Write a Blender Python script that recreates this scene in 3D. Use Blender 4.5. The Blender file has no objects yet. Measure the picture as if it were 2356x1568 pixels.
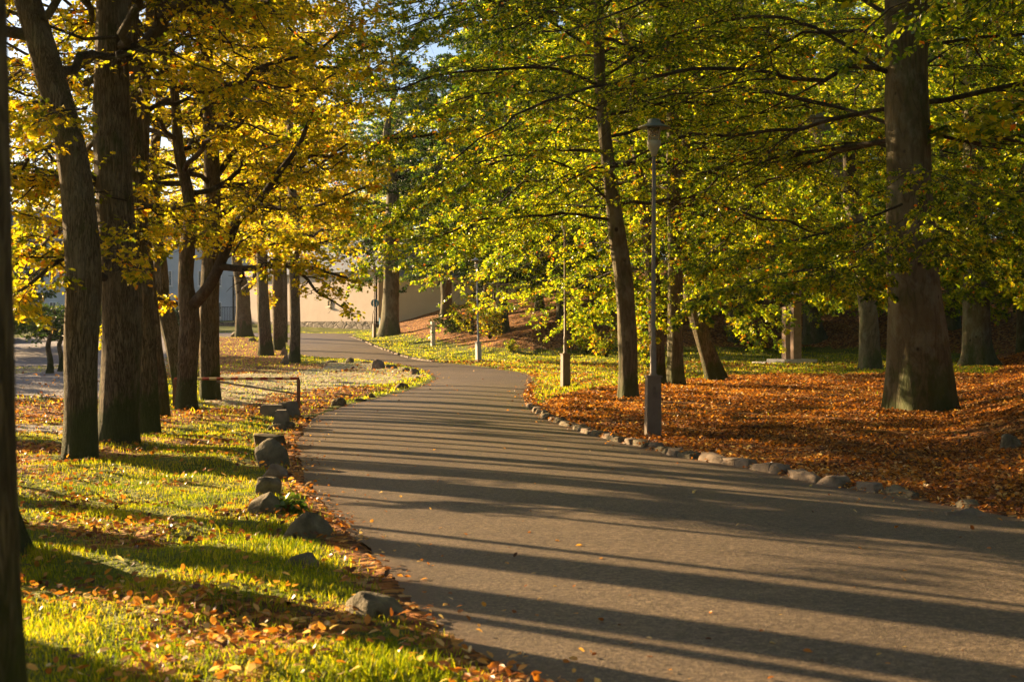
import bpy, bmesh, math, random
import numpy as np
from math import radians, sin, cos, pi
rng = np.random.default_rng(7)
random.seed(7)
scene = bpy.context.scene
C = scene.collection

# ------------------------------------------------------------------ camera
F, CX, HY, CZ = 3272.0, 1178.0, 751.0, 1.55      # pixel focal length, centre column, horizon row, eye height
cam_d = bpy.data.cameras.new('camera'); cam = bpy.data.objects.new('camera', cam_d); C.objects.link(cam)
cam.location = (0, 0, CZ); cam.rotation_euler = (radians(90), 0, 0)
cam_d.lens = 50; cam_d.sensor_width = 36; cam_d.shift_y = -(784 - HY) / 2356.0
cam_d.clip_start = 0.1; cam_d.clip_end = 2000
cam_d.dof.use_dof = True; cam_d.dof.focus_distance = 23; cam_d.dof.aperture_fstop = 4.5
scene.camera = cam

# ------------------------------------------------------------------ light
SUN_EL = 14.5
SUN_AZ = math.atan2(-1.0, 0.80)                  # angle from +Y towards +X, sun stands behind left
sd = (sin(SUN_AZ) * cos(radians(SUN_EL)), cos(SUN_AZ) * cos(radians(SUN_EL)), sin(radians(SUN_EL)))
w = bpy.data.worlds.new('World'); scene.world = w; w.use_nodes = True
nt = w.node_tree; bg = nt.nodes['Background']
sky = nt.nodes.new('ShaderNodeTexSky'); sky.sky_type = 'NISHITA'; sky.sun_disc = False
sky.sun_elevation = radians(SUN_EL); sky.sun_rotation = SUN_AZ
nt.links.new(sky.outputs[0], bg.inputs[0]); bg.inputs[1].default_value = 0.05; sky.dust_density = 1.0; sky.ozone_density = 1.0; sky.air_density = 0.7
ld = bpy.data.lights.new('sun', 'SUN'); ld.energy = 5.0; ld.angle = radians(0.42); ld.color = (1.0, 0.68, 0.36)
sun = bpy.data.objects.new('sun', ld); C.objects.link(sun)
from mathutils import Vector
sun.rotation_euler = Vector(sd).to_track_quat('Z', 'Y').to_euler()
scene.view_settings.view_transform = 'Standard'; scene.view_settings.look = 'None'
scene.view_settings.exposure = 2.0; scene.view_settings.gamma = 1.0
cy = scene.cycles
cy.max_bounces = 8; cy.diffuse_bounces = 3; cy.transmission_bounces = 6; cy.glossy_bounces = 2; cy.transparent_max_bounces = 6
cy.use_denoising = True
cy.sample_clamp_indirect = 6

# ------------------------------------------------------------------ helpers
def sstep(a, b, v):
    t = np.clip((np.asarray(v, float) - a) / (b - a), 0, 1); return t * t * (3 - 2 * t)
def sp(v, k=3.0):
    v = np.asarray(v, float); return np.log1p(np.exp(np.clip(v / k, -30, 30))) * k
_h = rng.uniform(0, 2 * pi, (4, 10)); _a = rng.uniform(0, 2 * pi, 10)
def vn(x, y, s=1.0, o=0):
    """smooth 2-d noise, about -1..1"""
    x = np.asarray(x, float) / s; y = np.asarray(y, float) / s; r = 0
    for i in range(5):
        a = _a[(i + o) % 10] + i; f = 1.0 + 0.55 * i
        r = r + np.sin((x * cos(a) + y * sin(a)) * f + _h[0][(i + o) % 10] + 1.3 * np.sin((y * cos(a) - x * sin(a)) * f * 0.8 + _h[1][(i + 2 * o) % 10]))
    return r / 3.2
def pdist(px, py, poly):
    d = np.full(np.shape(px), 1e9)
    for (ax, ay), (bx, by) in zip(poly[:-1], poly[1:]):
        vx, vy = bx - ax, by - ay; l = vx * vx + vy * vy + 1e-12
        t = np.clip(((px - ax) * vx + (py - ay) * vy) / l, 0, 1)
        d = np.minimum(d, np.hypot(px - ax - t * vx, py - ay - t * vy))
    return d
def inside(px, py, poly):
    r = np.zeros(np.shape(px), bool); n = len(poly)
    for i in range(n):
        x1, y1 = poly[i]; x2, y2 = poly[(i + 1) % n]
        if y1 == y2: continue
        c = ((y1 > py) != (y2 > py)) & (px < (x2 - x1) * (py - y1) / (y2 - y1) + x1)
        r ^= c
    return r
FOOT = [(12, -8), (9.0, 2), (6.4, 8), (5.1, 11.5), (4.9, 15), (5.4, 19), (6.8, 23), (8.2, 27), (10.6, 33), (14, 42), (18, 52), (20, 63), (14, 69), (6, 68), (1, 66), (-2.5, 67.5), (-4.6, 74), (-7.6, 84), (-9.6, 92), (-12, 110), (-16, 150)]
BANK = FOOT + [(-16, 400), (400, 400), (400, -8)]
def H(x, y):
    x = np.asarray(x, float); y = np.asarray(y, float)
    S = sstep(-36, -23, x)
    h = 0.034 * (sp(y - 61, 2.5) - sp(y - 125, 6)) * S + 1.3 * sstep(93, 104, y) * (1 - S)
    t = pdist(x, y, FOOT) * inside(x, y, BANK)
    b = (0.36 + 0.20 * (1 - sstep(36, 58, y))) * t * t / (t + 1.8)
    b = 7.5 * (1 - np.exp(-b / 7.5))
    return h + b
def W3(px, py, D): return np.array([(px - CX) / F * D, D, CZ + (HY - py) / F * D])
def G(px, py):
    """world point where the line of sight through a picture point meets the terrain"""
    D = np.concatenate([np.arange(2.5, 60, 0.05), np.arange(60, 250, 0.15)])
    x = (px - CX) / F * D; z = CZ + (HY - py) / F * D
    k = np.nonzero(z <= H(x, D))[0]
    i = k[0] if len(k) else len(D) - 1
    return np.array([x[i], D[i], float(H(x[i], D[i]))])
def resample(P, n, col=None):
    """Catmull-Rom through points (n0,k) -> n rows"""
    P = np.asarray(P, float); m = len(P)
    Q = np.vstack([2 * P[0] - P[1], P, 2 * P[-1] - P[-2]])
    seg = np.linalg.norm(np.diff(P[:, :3], axis=0), axis=1); cum = np.concatenate([[0], np.cumsum(seg)]); cum /= cum[-1]
    u = np.linspace(0, 1, n); k = np.clip(np.searchsorted(cum, u, 'right') - 1, 0, m - 2)
    t = ((u - cum[k]) / (cum[k + 1] - cum[k] + 1e-12))[:, None]
    a, b, c, d = Q[k], Q[k + 1], Q[k + 2], Q[k + 3]
    return 0.5 * (2 * b + (c - a) * t + (2 * a - 5 * b + 4 * c - d) * t * t + (3 * b - a - 3 * c + d) * t ** 3)
def nrm(v): return v / (np.linalg.norm(v, axis=-1, keepdims=True) + 1e-12)

class MB:
    """collects vertices and faces, then links them as one mesh object"""
    def __init__(s): s.v = []; s.f = []; s.n = 0; s.att = []; s.mi = []; s.cur = 0
    def add(s, v, f, att=None):
        v = np.asarray(v, float).reshape(-1, 3); f = np.asarray(f, int)
        s.v.append(v); s.f.append((f + s.n)); s.n += len(v)
        s.att.append(np.zeros(len(f)) if att is None else np.asarray(att, float)); s.mi.append(np.full(len(f), s.cur)); return s
    def mesh(s, name, mats, smooth=False, tint=False):
        me = bpy.data.meshes.new(name)
        V = np.vstack(s.v); me.vertices.add(len(V)); me.vertices.foreach_set('co', V.astype(np.float32).ravel())
        cnt = np.concatenate([np.full(len(f), f.shape[1]) for f in s.f]); loops = np.concatenate([f.ravel() for f in s.f])
        me.loops.add(len(loops)); me.loops.foreach_set('vertex_index', loops.astype(np.int32))
        me.polygons.add(len(cnt)); st = np.concatenate([[0], np.cumsum(cnt)[:-1]])
        me.polygons.foreach_set('loop_start', st.astype(np.int32)); me.polygons.foreach_set('loop_total', cnt.astype(np.int32))
        me.polygons.foreach_set('material_index', np.concatenate(s.mi).astype(np.int32))
        me.polygons.foreach_set('use_smooth', np.full(len(cnt), smooth))
        for m in (mats if isinstance(mats, (list, tuple)) else [mats]): me.materials.append(m)
        me.update(calc_edges=True)
        if tint:
            a = me.attributes.new('tint', 'FLOAT', 'FACE'); a.data.foreach_set('value', np.concatenate(s.att).astype(np.float32))
        return me
    def obj(s, name, mats, parent=None, loc=(0, 0, 0), smooth=False, tint=False):
        o = bpy.data.objects.new(name, s.mesh(name, mats, smooth, tint)); C.objects.link(o)
        if parent: o.parent = parent
        o.location = loc; return o
def empty(name, loc, label, cat, group=None, rz=0):
    o = bpy.data.objects.new(name, None); C.objects.link(o); o.location = tuple(float(q) for q in loc); o.rotation_euler = (0, 0, rz)
    o.empty_display_size = 0.2; return tag(o, label, cat, group)
def tag(o, label=None, cat=None, group=None, kind=None):
    if label: o['label'] = label
    if cat: o['category'] = cat
    if group: o['group'] = group
    if kind: o['kind'] = kind
    return o
def add_box(mb, c, s, rz=0.0, taper=1.0):
    x, y, z = [q / 2 for q in s]; v = []
    for sz in (-1, 1):
        k = taper if sz > 0 else 1
        for sx, sy in ((-1, -1), (1, -1), (1, 1), (-1, 1)): v.append((sx * x * k, sy * y * k, sz * z))
    v = np.array(v); R = np.array([[cos(rz), -sin(rz), 0], [sin(rz), cos(rz), 0], [0, 0, 1]]); v = v @ R.T + np.array(c)
    return mb.add(v, [(3, 2, 1, 0), (4, 5, 6, 7), (0, 1, 5, 4), (1, 2, 6, 5), (2, 3, 7, 6), (3, 0, 4, 7)])
def add_lathe(mb, prof, c=(0, 0, 0), n=28):
    """prof: list of (radius, z) from bottom to top"""
    a = np.linspace(0, 2 * pi, n, endpoint=False); V = []
    for r, z in prof: V.append(np.stack([r * np.cos(a), r * np.sin(a), np.full(n, z)], 1))
    V = np.vstack(V) + np.array(c); f = []
    for k in range(len(prof) - 1):
        for i in range(n): j = (i + 1) % n; f.append((k * n + i, k * n + j, (k + 1) * n + j, (k + 1) * n + i))
    return mb.add(V, f)
def tubes(mb, Cv, R, m, cap=False):
    """Cv (N,K,3) curves, R (N,K) radii"""
    N, K, _ = Cv.shape
    T = nrm(np.gradient(Cv, axis=1)); mean = np.abs(nrm(Cv[:, -1] - Cv[:, 0])); ref = np.eye(3)[np.argmin(mean, 1)][:, None, :]
    U = nrm(np.cross(T, np.broadcast_to(ref, T.shape))); Vv = np.cross(T, U)
    a = np.linspace(0, 2 * pi, m, endpoint=False)
    P = Cv[:, :, None, :] + R[:, :, None, None] * (np.cos(a)[None, None, :, None] * U[:, :, None, :] + np.sin(a)[None, None, :, None] * Vv[:, :, None, :])
    idx = np.arange(N * K * m).reshape(N, K, m)
    a0 = idx[:, :-1, :]; a1 = np.roll(a0, -1, 2); b0 = idx[:, 1:, :]; b1 = np.roll(b0, -1, 2)
    f = np.stack([a0, a1, b1, b0], -1).reshape(-1, 4)
    mb.add(P.reshape(-1, 3), f)
    return mb

# ------------------------------------------------------------------ materials
class NM:
    def __init__(s, name):
        s.m = bpy.data.materials.new(name); s.m.use_nodes = True; s.t = s.m.node_tree; s.n = s.t.nodes; s.l = s.t.links
        s.b = s.n['Principled BSDF']; s.out = s.n['Material Output']; s.b.inputs['Roughness'].default_value = 0.85
        s.b.inputs['Specular IOR Level'].default_value = 0.25
    def node(s, t, **k):
        n = s.n.new(t)
        for a, b in k.items(): setattr(n, a, b)
        return n
    def link(s, a, b): s.l.new(a, b)
    def coords(s, kind='Object', sc=(1, 1, 1)):
        tc = s.node('ShaderNodeTexCoord'); mp = s.node('ShaderNodeMapping'); mp.inputs['Scale'].default_value = sc
        s.link(tc.outputs[kind], mp.inputs[0]); return mp.outputs[0]
    def noise(s, co, scale, detail=4, rough=0.55, dist=0.0):
        n = s.node('ShaderNodeTexNoise'); n.inputs['Scale'].default_value = scale; n.inputs['Detail'].default_value = detail
        n.inputs['Roughness'].default_value = rough; n.inputs['Distortion'].default_value = dist
        if co is not None: s.link(co, n.inputs['Vector'])
        return n.outputs['Fac']
    def vor(s, co, scale, out='Distance', feature='F1'):
        n = s.node('ShaderNodeTexVoronoi', feature=feature); n.inputs['Scale'].default_value = scale; s.link(co, n.inputs['Vector']); return n.outputs[out]
    def ramp(s, fac, stops, interp='LINEAR'):
        n = s.node('ShaderNodeValToRGB'); n.color_ramp.interpolation = interp; e = n.color_ramp.elements
        while len(e) < len(stops): e.new(0.5)
        for q, (p, c) in zip(e, stops): q.position = p; q.color = (*c, 1) if not isinstance(c, float) else (c, c, c, 1)
        s.link(fac, n.inputs[0]); return n.outputs[0]
    def mix(s, fac, a, b, mode='MIX'):
        n = s.node('ShaderNodeMix', data_type='RGBA', blend_type=mode)
        for i, v in ((0, fac), (6, a), (7, b)):
            if isinstance(v, (int, float)): n.inputs[i].default_value = v
            elif isinstance(v, tuple): n.inputs[i].default_value = (*v, 1)
            else: s.link(v, n.inputs[i])
        return n.outputs[2]
    def math(s, op, a, b=None, clamp=False):
        n = s.node('ShaderNodeMath', operation=op, use_clamp=clamp)
        for i, v in ((0, a), (1, b)):
            if v is None: continue
            if isinstance(v, (int, float)): n.inputs[i].default_value = v
            else: s.link(v, n.inputs[i])
        return n.outputs[0]
    def attr(s, name):
        n = s.node('ShaderNodeAttribute', attribute_name=name); return n.outputs['Fac']
    def bump(s, h, strength=0.5, dist=0.02):
        n = s.node('ShaderNodeBump'); n.inputs['Strength'].default_value = strength; n.inputs['Distance'].default_value = dist
        s.link(h, n.inputs['Height']); s.link(n.outputs[0], s.b.inputs['Normal']); return n
    def color(s, c):
        if isinstance(c, tuple): s.b.inputs['Base Color'].default_value = (*c, 1)
        else: s.link(c, s.b.inputs['Base Color'])
        return s

def leaf_mat(name, stops, tr=0.5, rough=0.45, spec=0.35, patch=None, boost=1.0):
    m = NM(name); t = m.attr('tint'); co = m.coords('Object')
    if patch:
        p = m.noise(co, patch[0], 2); p = m.ramp(p, [(patch[1], (0.0, 0.0, 0.0)), (patch[1] + 0.12, (1.0, 1.0, 1.0))])
        t = m.math('ADD', t, m.math('MULTIPLY', p, patch[2]), True)
    c = m.ramp(t, stops); m.color(c)
    m.b.inputs['Roughness'].default_value = rough; m.b.inputs['Specular IOR Level'].default_value = spec
    tn = m.node('ShaderNodeBsdfTranslucent')
    cc = m.mix(1.0, c, (boost, boost * 0.97, boost * 0.5), 'MULTIPLY')
    m.link(cc, tn.inputs[0]); ms = m.node('ShaderNodeMixShader'); ms.inputs[0].default_value = tr
    m.link(m.b.outputs[0], ms.inputs[1]); m.link(tn.outputs[0], ms.inputs[2]); m.link(ms.outputs[0], m.out.inputs[0]); return m.m
M = {}
M['oak_leaf'] = leaf_mat('oak_leaf', [(0.0, (0.12, 0.17, 0.012)), (0.3, (0.36, 0.37, 0.014)), (0.65, (0.74, 0.60, 0.025)), (0.9, (0.74, 0.40, 0.02)), (1.0, (0.5, 0.15, 0.012))], 0.62, patch=(0.45, 0.62, 0.15), boost=1.35)
M['beech_leaf'] = leaf_mat('beech_leaf', [(0.0, (0.022, 0.06, 0.008)), (0.35, (0.09, 0.16, 0.009)), (0.75, (0.42, 0.45, 0.014)), (0.95, (0.62, 0.44, 0.02)), (1.0, (0.6, 0.18, 0.015))], 0.60, 0.3, 0.5, patch=(0.3, 0.60, 0.2), boost=2.1)
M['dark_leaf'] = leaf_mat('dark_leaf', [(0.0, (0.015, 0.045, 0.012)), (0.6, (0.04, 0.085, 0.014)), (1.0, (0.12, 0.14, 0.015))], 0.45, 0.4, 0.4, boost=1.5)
M['weed_leaf'] = leaf_mat('weed_leaf', [(0.0, (0.05, 0.12, 0.02)), (1.0, (0.18, 0.28, 0.04))], 0.4)
M['litter_leaf'] = leaf_mat('litter_leaf', [(0.0, (0.07, 0.028, 0.010)), (0.3, (0.22, 0.075, 0.016)), (0.6, (0.56, 0.22, 0.03)), (0.85, (0.66, 0.38, 0.10)), (1.0, (0.74, 0.58, 0.32))], 0.40, 0.42, 0.5, boost=1.4)
M['grass_blade'] = leaf_mat('grass_blade', [(0.0, (0.06, 0.12, 0.008)), (0.45, (0.23, 0.29, 0.010)), (0.8, (0.50, 0.44, 0.018)), (1.0, (0.5, 0.36, 0.10))], 0.55, 0.5, 0.3, boost=1.6)
M['frost_blade'] = leaf_mat('frost_blade', [(0.0, (0.22, 0.34, 0.18)), (0.6, (0.5, 0.55, 0.38)), (1.0, (0.66, 0.62, 0.46))], 0.4, 0.5, 0.3)

def bark(name, c0, c1, c2, moss=0.5, fine=9.0, long=1.3, strength=0.9, spots=False):
    m = NM(name); co = m.coords('Object', (fine, fine, long))
    r = m.noise(co, 1.0, 6, 0.68, 1.1); rd = m.math('ABSOLUTE', m.math('SUBTRACT', m.noise(co, 0.9, 3, 0.5, 1.6), 0.5))
    h = m.math('ADD', m.math('MULTIPLY', r, 0.7), m.math('MULTIPLY', m.ramp(rd, [(0.0, 0.0), (0.09, 1.0)]), 0.42))
    c = m.ramp(h, [(0.35, c0), (0.75, c1), (1.15 if False else 1.0, c2)])
    big = m.noise(m.coords('Object'), 1.1, 4, 0.6)
    c = m.mix(m.ramp(big, [(0.35, 0.0), (0.7, 0.55)]), c, c1)
    blo = m.noise(m.coords('Object', (1, 1, 0.6)), 2.6, 5, 0.7); c = m.mix(m.ramp(blo, [(0.50, 0.0), (0.62, 0.45 if spots else 0.2)]), c, (0.27, 0.27, 0.19)); c = m.mix(m.ramp(blo, [(0.34, 0.5), (0.45, 0.0)]), c, c0)
    mo = m.noise(m.coords('Object', (1.5, 1.5, 0.7)), 1.3, 5, 0.65)
    z = m.node('ShaderNodeSeparateXYZ'); m.link(m.coords('Object'), z.inputs[0])
    low = m.math('SUBTRACT', 0.30, m.math('MULTIPLY', z.outputs[2], 0.24)); low = m.math('MAXIMUM', low, 0.0)
    mf = m.ramp(m.math('ADD', mo, m.math('MULTIPLY', low, moss * 1.6)), [(0.55, 0.0), (0.67, min(1.0, moss * 1.4))])
    c = m.mix(mf, c, (0.05, 0.075, 0.014))
    if spots:
        s = m.vor(m.coords('Object', (3.5, 3.5, 3)), 1.0); s2 = m.ramp(s, [(0.10, 1.0), (0.17, 0.0)])
        gate = m.ramp(m.noise(m.coords('Object'), 1.7, 2), [(0.5, 0.0), (0.58, 0.9)])
        c = m.mix(m.math('MULTIPLY', s2, gate), c, (0.02, 0.017, 0.014))
    m.color(c); m.bump(h, strength, 0.05); m.b.inputs['Roughness'].default_value = 0.9; return m.m
M['oak_bark'] = bark('oak_bark', (0.045, 0.034, 0.018), (0.185, 0.145, 0.08), (0.36, 0.285, 0.17), 0.6, 30.0, 3.4, 1.0)
M['beech_bark'] = bark('beech_bark', (0.085, 0.072, 0.040), (0.15, 0.13, 0.073), (0.23, 0.20, 0.12), 0.5, 5.0, 1.1, 0.3, True)
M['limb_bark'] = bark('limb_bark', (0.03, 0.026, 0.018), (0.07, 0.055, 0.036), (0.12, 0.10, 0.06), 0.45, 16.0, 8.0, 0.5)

def ground_mat():
    m = NM('ground'); co = m.coords('Object'); lit, fro, gra = m.attr('litter'), m.attr('frost'), m.attr('gravel')
    n1 = m.noise(co, 0.8, 5, 0.6); n2 = m.noise(co, 14, 4, 0.7); vcol = m.vor(co, 13.0, 'Color'); vd = m.vor(co, 13.0)
    sep = m.node('ShaderNodeSeparateColor'); m.link(vcol, sep.inputs[0])
    leaf = m.ramp(sep.outputs[0], [(0.0, (0.05, 0.022, 0.010)), (0.35, (0.13, 0.048, 0.012)), (0.65, (0.32, 0.12, 0.018)), (0.9, (0.48, 0.24, 0.05)), (1.0, (0.5, 0.34, 0.14))])
    grass = m.ramp(m.math('ADD', m.math('MULTIPLY', n1, 0.6), m.math('MULTIPLY', n2, 0.4)), [(0.25, (0.03, 0.055, 0.01)), (0.5, (0.12, 0.15, 0.012)), (0.7, (0.28, 0.27, 0.03))])
    frost = m.ramp(m.math('ADD', m.math('MULTIPLY', n1, 0.5), m.math('MULTIPLY', n2, 0.5)), [(0.3, (0.28, 0.22, 0.13)), (0.55, (0.50, 0.48, 0.32)), (0.75, (0.66, 0.62, 0.50))])
    frost = m.mix(m.ramp(sep.outputs[1], [(0.66, 0.0), (0.72, 0.75)]), frost, (0.30, 0.14, 0.06))
    grav = m.ramp(m.noise(co, 5.0, 6, 0.75), [(0.3, (0.17, 0.165, 0.165)), (0.7, (0.36, 0.35, 0.36))])
    grav = m.mix(m.ramp(sep.outputs[2], [(0.78, 0.0), (0.8, 0.8)]), grav, (0.35, 0.33, 0.33))
    brk = m.math('MULTIPLY', m.math('SUBTRACT', m.noise(co, 1.6, 5, 0.65), 0.5), 1.3)
    def msk(a): return m.ramp(m.math('ADD', a, brk), [(0.42, 0.0), (0.58, 1.0)])
    c = m.mix(msk(fro), grass, frost); c = m.mix(msk(gra), c, grav); c = m.mix(msk(lit), c, leaf)
    m.color(c); h = m.math('ADD', m.math('MULTIPLY', vd, -1.0), n2); m.bump(h, 0.8, 0.05); m.b.inputs['Roughness'].default_value = 0.8
    return m.m
M['ground'] = ground_mat()

def road_mat():
    m = NM('asphalt'); co = m.coords('Object'); f = m.noise(co, 90, 3, 0.8); g = m.vor(co, 110, 'Color')
    f2 = m.noise(co, 28, 3, 0.7); f = m.math('ADD', m.math('MULTIPLY', f, 0.6), m.math('MULTIPLY', f2, 0.4)); big = m.noise(co, 0.35, 4, 0.6); mid = m.noise(m.coords('Object', (0.5, 1.4, 1)), 1.5, 5, 0.65)
    c = m.ramp(f, [(0.38, (0.045, 0.034, 0.023)), (0.5, (0.14, 0.108, 0.073)), (0.62, (0.34, 0.265, 0.18))])
    c = m.mix(1.0, c, m.ramp(big, [(0.3, (0.78, 0.78, 0.80)), (0.7, (1.2, 1.18, 1.12))]), 'MULTIPLY')
    c = m.mix(1.0, c, m.ramp(mid, [(0.3, 0.86), (0.7, 1.12)]), 'MULTIPLY')
    e = m.math('ADD', m.attr('edge'), m.math('MULTIPLY', m.math('SUBTRACT', m.noise(co, 2.5, 5, 0.7), 0.5), 0.9))
    c = m.mix(m.ramp(e, [(0.55, 0.0), (0.95, 0.85)]), c, (0.13, 0.085, 0.05))
    cr = m.vor(m.coords('Object', (1, 1, 0)), 0.45, 'Distance', 'DISTANCE_TO_EDGE')
    cm = m.math('MULTIPLY', m.ramp(cr, [(0.0, 1.0), (0.006, 0.0)]), m.ramp(m.noise(co, 0.5, 3), [(0.54, 0.0), (0.6, 0.6)]))
    c = m.mix(cm, c, (0.03, 0.026, 0.022))
    m.color(c); m.bump(m.math('ADD', f, m.math('MULTIPLY', mid, 2.0)), 0.9, 0.010); m.b.inputs['Roughness'].default_value = 0.55; m.b.inputs['Specular IOR Level'].default_value = 0.5
    return m.m
M['road'] = road_mat()
def rough_mat(name, stops, scale=6, bump=0.5, dist=0.02, rough=0.85, moss=0.0, metal=0.0, mscale=1.0):
    m = NM(name); co = m.coords('Object'); n = m.noise(co, scale, 7, 0.65, 0.3); c = m.ramp(n, stops)
    if moss:
        k = m.ramp(m.noise(co, 2.2 * mscale, 5, 0.65), [(0.5, 0.0), (0.64, moss)]); c = m.mix(k, c, (0.045, 0.06, 0.018))
    m.color(c); m.bump(n, bump, dist); m.b.inputs['Roughness'].default_value = rough; m.b.inputs['Metallic'].default_value = metal; return m.m
M['rock'] = rough_mat('rock', [(0.3, (0.07, 0.058, 0.036)), (0.5, (0.17, 0.145, 0.09)), (0.7, (0.33, 0.28, 0.18))], 5, 1.0, 0.06, moss=0.8)
M['rock_pale'] = rough_mat('rock_pale', [(0.3, (0.12, 0.09, 0.06)), (0.5, (0.22, 0.17, 0.12)), (0.7, (0.34, 0.27, 0.20))], 6, 0.9, 0.03, moss=0.3)
M['concrete'] = rough_mat('concrete', [(0.3, (0.16, 0.145, 0.115)), (0.7, (0.27, 0.24, 0.19))], 9, 0.5, 0.01, moss=0.45, mscale=0.8)
M['post_box'] = rough_mat('post_box', [(0.3, (0.15, 0.112, 0.08)), (0.7, (0.21, 0.165, 0.12))], 7, 0.3, 0.006, 0.6, moss=0.12, mscale=0.5)
M['galv'] = rough_mat('galvanised', [(0.3, (0.20, 0.165, 0.12)), (0.7, (0.30, 0.25, 0.19))], 9, 0.15, 0.003, 0.5)
M['galv_pale'] = rough_mat('galvanised_pale', [(0.3, (0.36, 0.38, 0.38)), (0.7, (0.48, 0.5, 0.5))], 9, 0.15, 0.003, 0.5)
M['lamp_green'] = rough_mat('lamp_green', [(0.3, (0.10, 0.13, 0.09)), (0.7, (0.18, 0.20, 0.14))], 12, 0.15, 0.003, 0.55)
M['lamp_cream'] = rough_mat('lamp_cream', [(0.3, (0.34, 0.33, 0.22)), (0.7, (0.46, 0.44, 0.30))], 12, 0.1, 0.003, 0.5)
M['stone_white'] = rough_mat('stone_white', [(0.3, (0.62, 0.58, 0.5)), (0.7, (0.75, 0.71, 0.63))], 9, 0.3, 0.006)
M['dark'] = NM('dark_metal').color((0.02, 0.018, 0.016)).m
M['plaster'] = rough_mat('plaster', [(0.3, (0.46, 0.38, 0.31)), (0.7, (0.54, 0.46, 0.38))], 0.8, 0.2, 0.02)
M['plaster_pale'] = rough_mat('plaster_pale', [(0.3, (0.64, 0.57, 0.44)), (0.7, (0.72, 0.66, 0.53))], 0.8, 0.2, 0.02)
M['plaster_blue'] = rough_mat('plaster_blue', [(0.3, (0.42, 0.47, 0.50)), (0.7, (0.54, 0.58, 0.60))], 0.8, 0.2, 0.02)
M['slate'] = rough_mat('slate', [(0.3, (0.12, 0.15, 0.19)), (0.7, (0.22, 0.26, 0.31))], 3, 0.5, 0.03)
M['sign_blue'] = NM('sign_blue').color((0.05, 0.20, 0.36)).m; M['white'] = NM('white_paint').color((0.75, 0.75, 0.72)).m
M['red'] = rough_mat('red_paint', [(0.3, (0.22, 0.035, 0.02)), (0.7, (0.34, 0.06, 0.03))], 14, 0.1, 0.003, 0.6)
M['cream'] = rough_mat('cream_paint', [(0.3, (0.45, 0.36, 0.16)), (0.7, (0.6, 0.5, 0.26))], 14, 0.1, 0.003, 0.6)
M['rust'] = rough_mat('rusty_steel', [(0.3, (0.10, 0.05, 0.03)), (0.7, (0.22, 0.12, 0.07))], 14, 0.3, 0.004, 0.7)
M['pillar'] = rough_mat('brown_stone', [(0.3, (0.30, 0.20, 0.14)), (0.7, (0.44, 0.32, 0.23))], 5, 0.4, 0.01, 0.7)
M['bin_blue'] = NM('bin_blue').color((0.06, 0.22, 0.36)).m
def glass():
    m = NM('lamp_glass'); m.color((0.75, 0.68, 0.5)); m.b.inputs['Transmission Weight'].default_value = 0.75; m.b.inputs['Roughness'].default_value = 0.12; m.b.inputs['IOR'].default_value = 1.2; return m.m
M['glass'] = glass()
def winglass():
    m = NM('window_glass'); m.color((0.03, 0.045, 0.06)); m.b.inputs['Roughness'].default_value = 0.08; m.b.inputs['Specular IOR Level'].default_value = 0.8; return m.m
M['window'] = winglass()
def plinth_mat():
    m = NM('plinth_stone'); co = m.coords('Object', (1, 1, 1.6)); d = m.vor(co, 1.6, 'Distance', 'DISTANCE_TO_EDGE'); k = m.vor(co, 1.6, 'Color')
    s = m.node('ShaderNodeSeparateColor'); m.link(k, s.inputs[0]); c = m.ramp(s.outputs[0], [(0.0, (0.10, 0.09, 0.075)), (1.0, (0.22, 0.19, 0.15))])
    c = m.mix(m.ramp(d, [(0.0, 1.0), (0.05, 0.0)]), c, (0.035, 0.03, 0.025)); m.color(c); m.bump(m.ramp(d, [(0.0, 0.0), (0.1, 1.0)]), 1.0, 0.05); return m.m
M['plinth'] = plinth_mat()

# ------------------------------------------------------------------ road edges (world)
pairs = [((1180, 1568), None, (6.1, 6.2)), ((1010, 1470), None, (4.95, 8.8)), ((880, 1320), (2356, 1205), None), ((800, 1230), (2050, 1150), None), ((740, 1160), (1900, 1122), None),
 ((690, 1090), (1700, 1080), None), ((680, 1040), (1560, 1055), None), ((690, 1000), (1470, 1032), None), ((735, 960), (1380, 1010), None), ((800, 935), (1300, 985), None), ((870, 918), (1240, 958), None),
 ((940, 900), (1213, 930), None), ((985, 885), (1208, 905), None), ((1000, 872), (1225, 880), None), ((985, 858), (1210, 862), None), ((950, 846), (1150, 852), None), ((900, 837), (1090, 843), None),
 ((850, 831), (1000, 834), None), ((790, 826), (940, 825), None), ((735, 823), (900, 812), None), ((695, 818), (860, 797), None), ((668, 800), (830, 784), None), ((655, 785), (800, 774), None), ((640, 777), (770, 768), None)]
EL, ER = [(3.6, -6.0), (2.1, 0.0), (1.0, 3.2)], [(12.5, -7.0), (9.3, 0.0), (7.6, 3.2)]
for l, r, rw in pairs:
    EL.append(tuple(G(*l)[:2])); ER.append(rw if rw else tuple(G(*r)[:2]))
EL += [(-28, EL[-1][1] + 1.0)]; ER += [(-28, EL[-1][1] + 7.0)]
NR = 420
L2 = resample(np.c_[EL, np.zeros(len(EL))], NR)[:, :2]; R2 = resample(np.c_[ER, np.zeros(len(ER))], NR)[:, :2]
sL = np.arange(NR)
dirLR = nrm(R2 - L2)
L2 = L2 + dirLR * (0.05 * vn(sL, sL * 0, 4.0) + 0.03 * vn(sL, sL * 0, 1.2, 2))[:, None]
R2 = R2 - dirLR * (0.04 * vn(sL, sL * 0 + 9, 3.0) + 0.02 * vn(sL, sL * 0 + 5, 1.1, 3))[:, None]
ROADPOLY = [tuple(p) for p in L2[::4]] + [tuple(p) for p in R2[::-1][::4]]
REDGE = [tuple(p) for p in L2[::5]]; REDGE_R = [tuple(p) for p in R2[::5]]
M_ = 25
tt = np.linspace(0, 1, M_)
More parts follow.
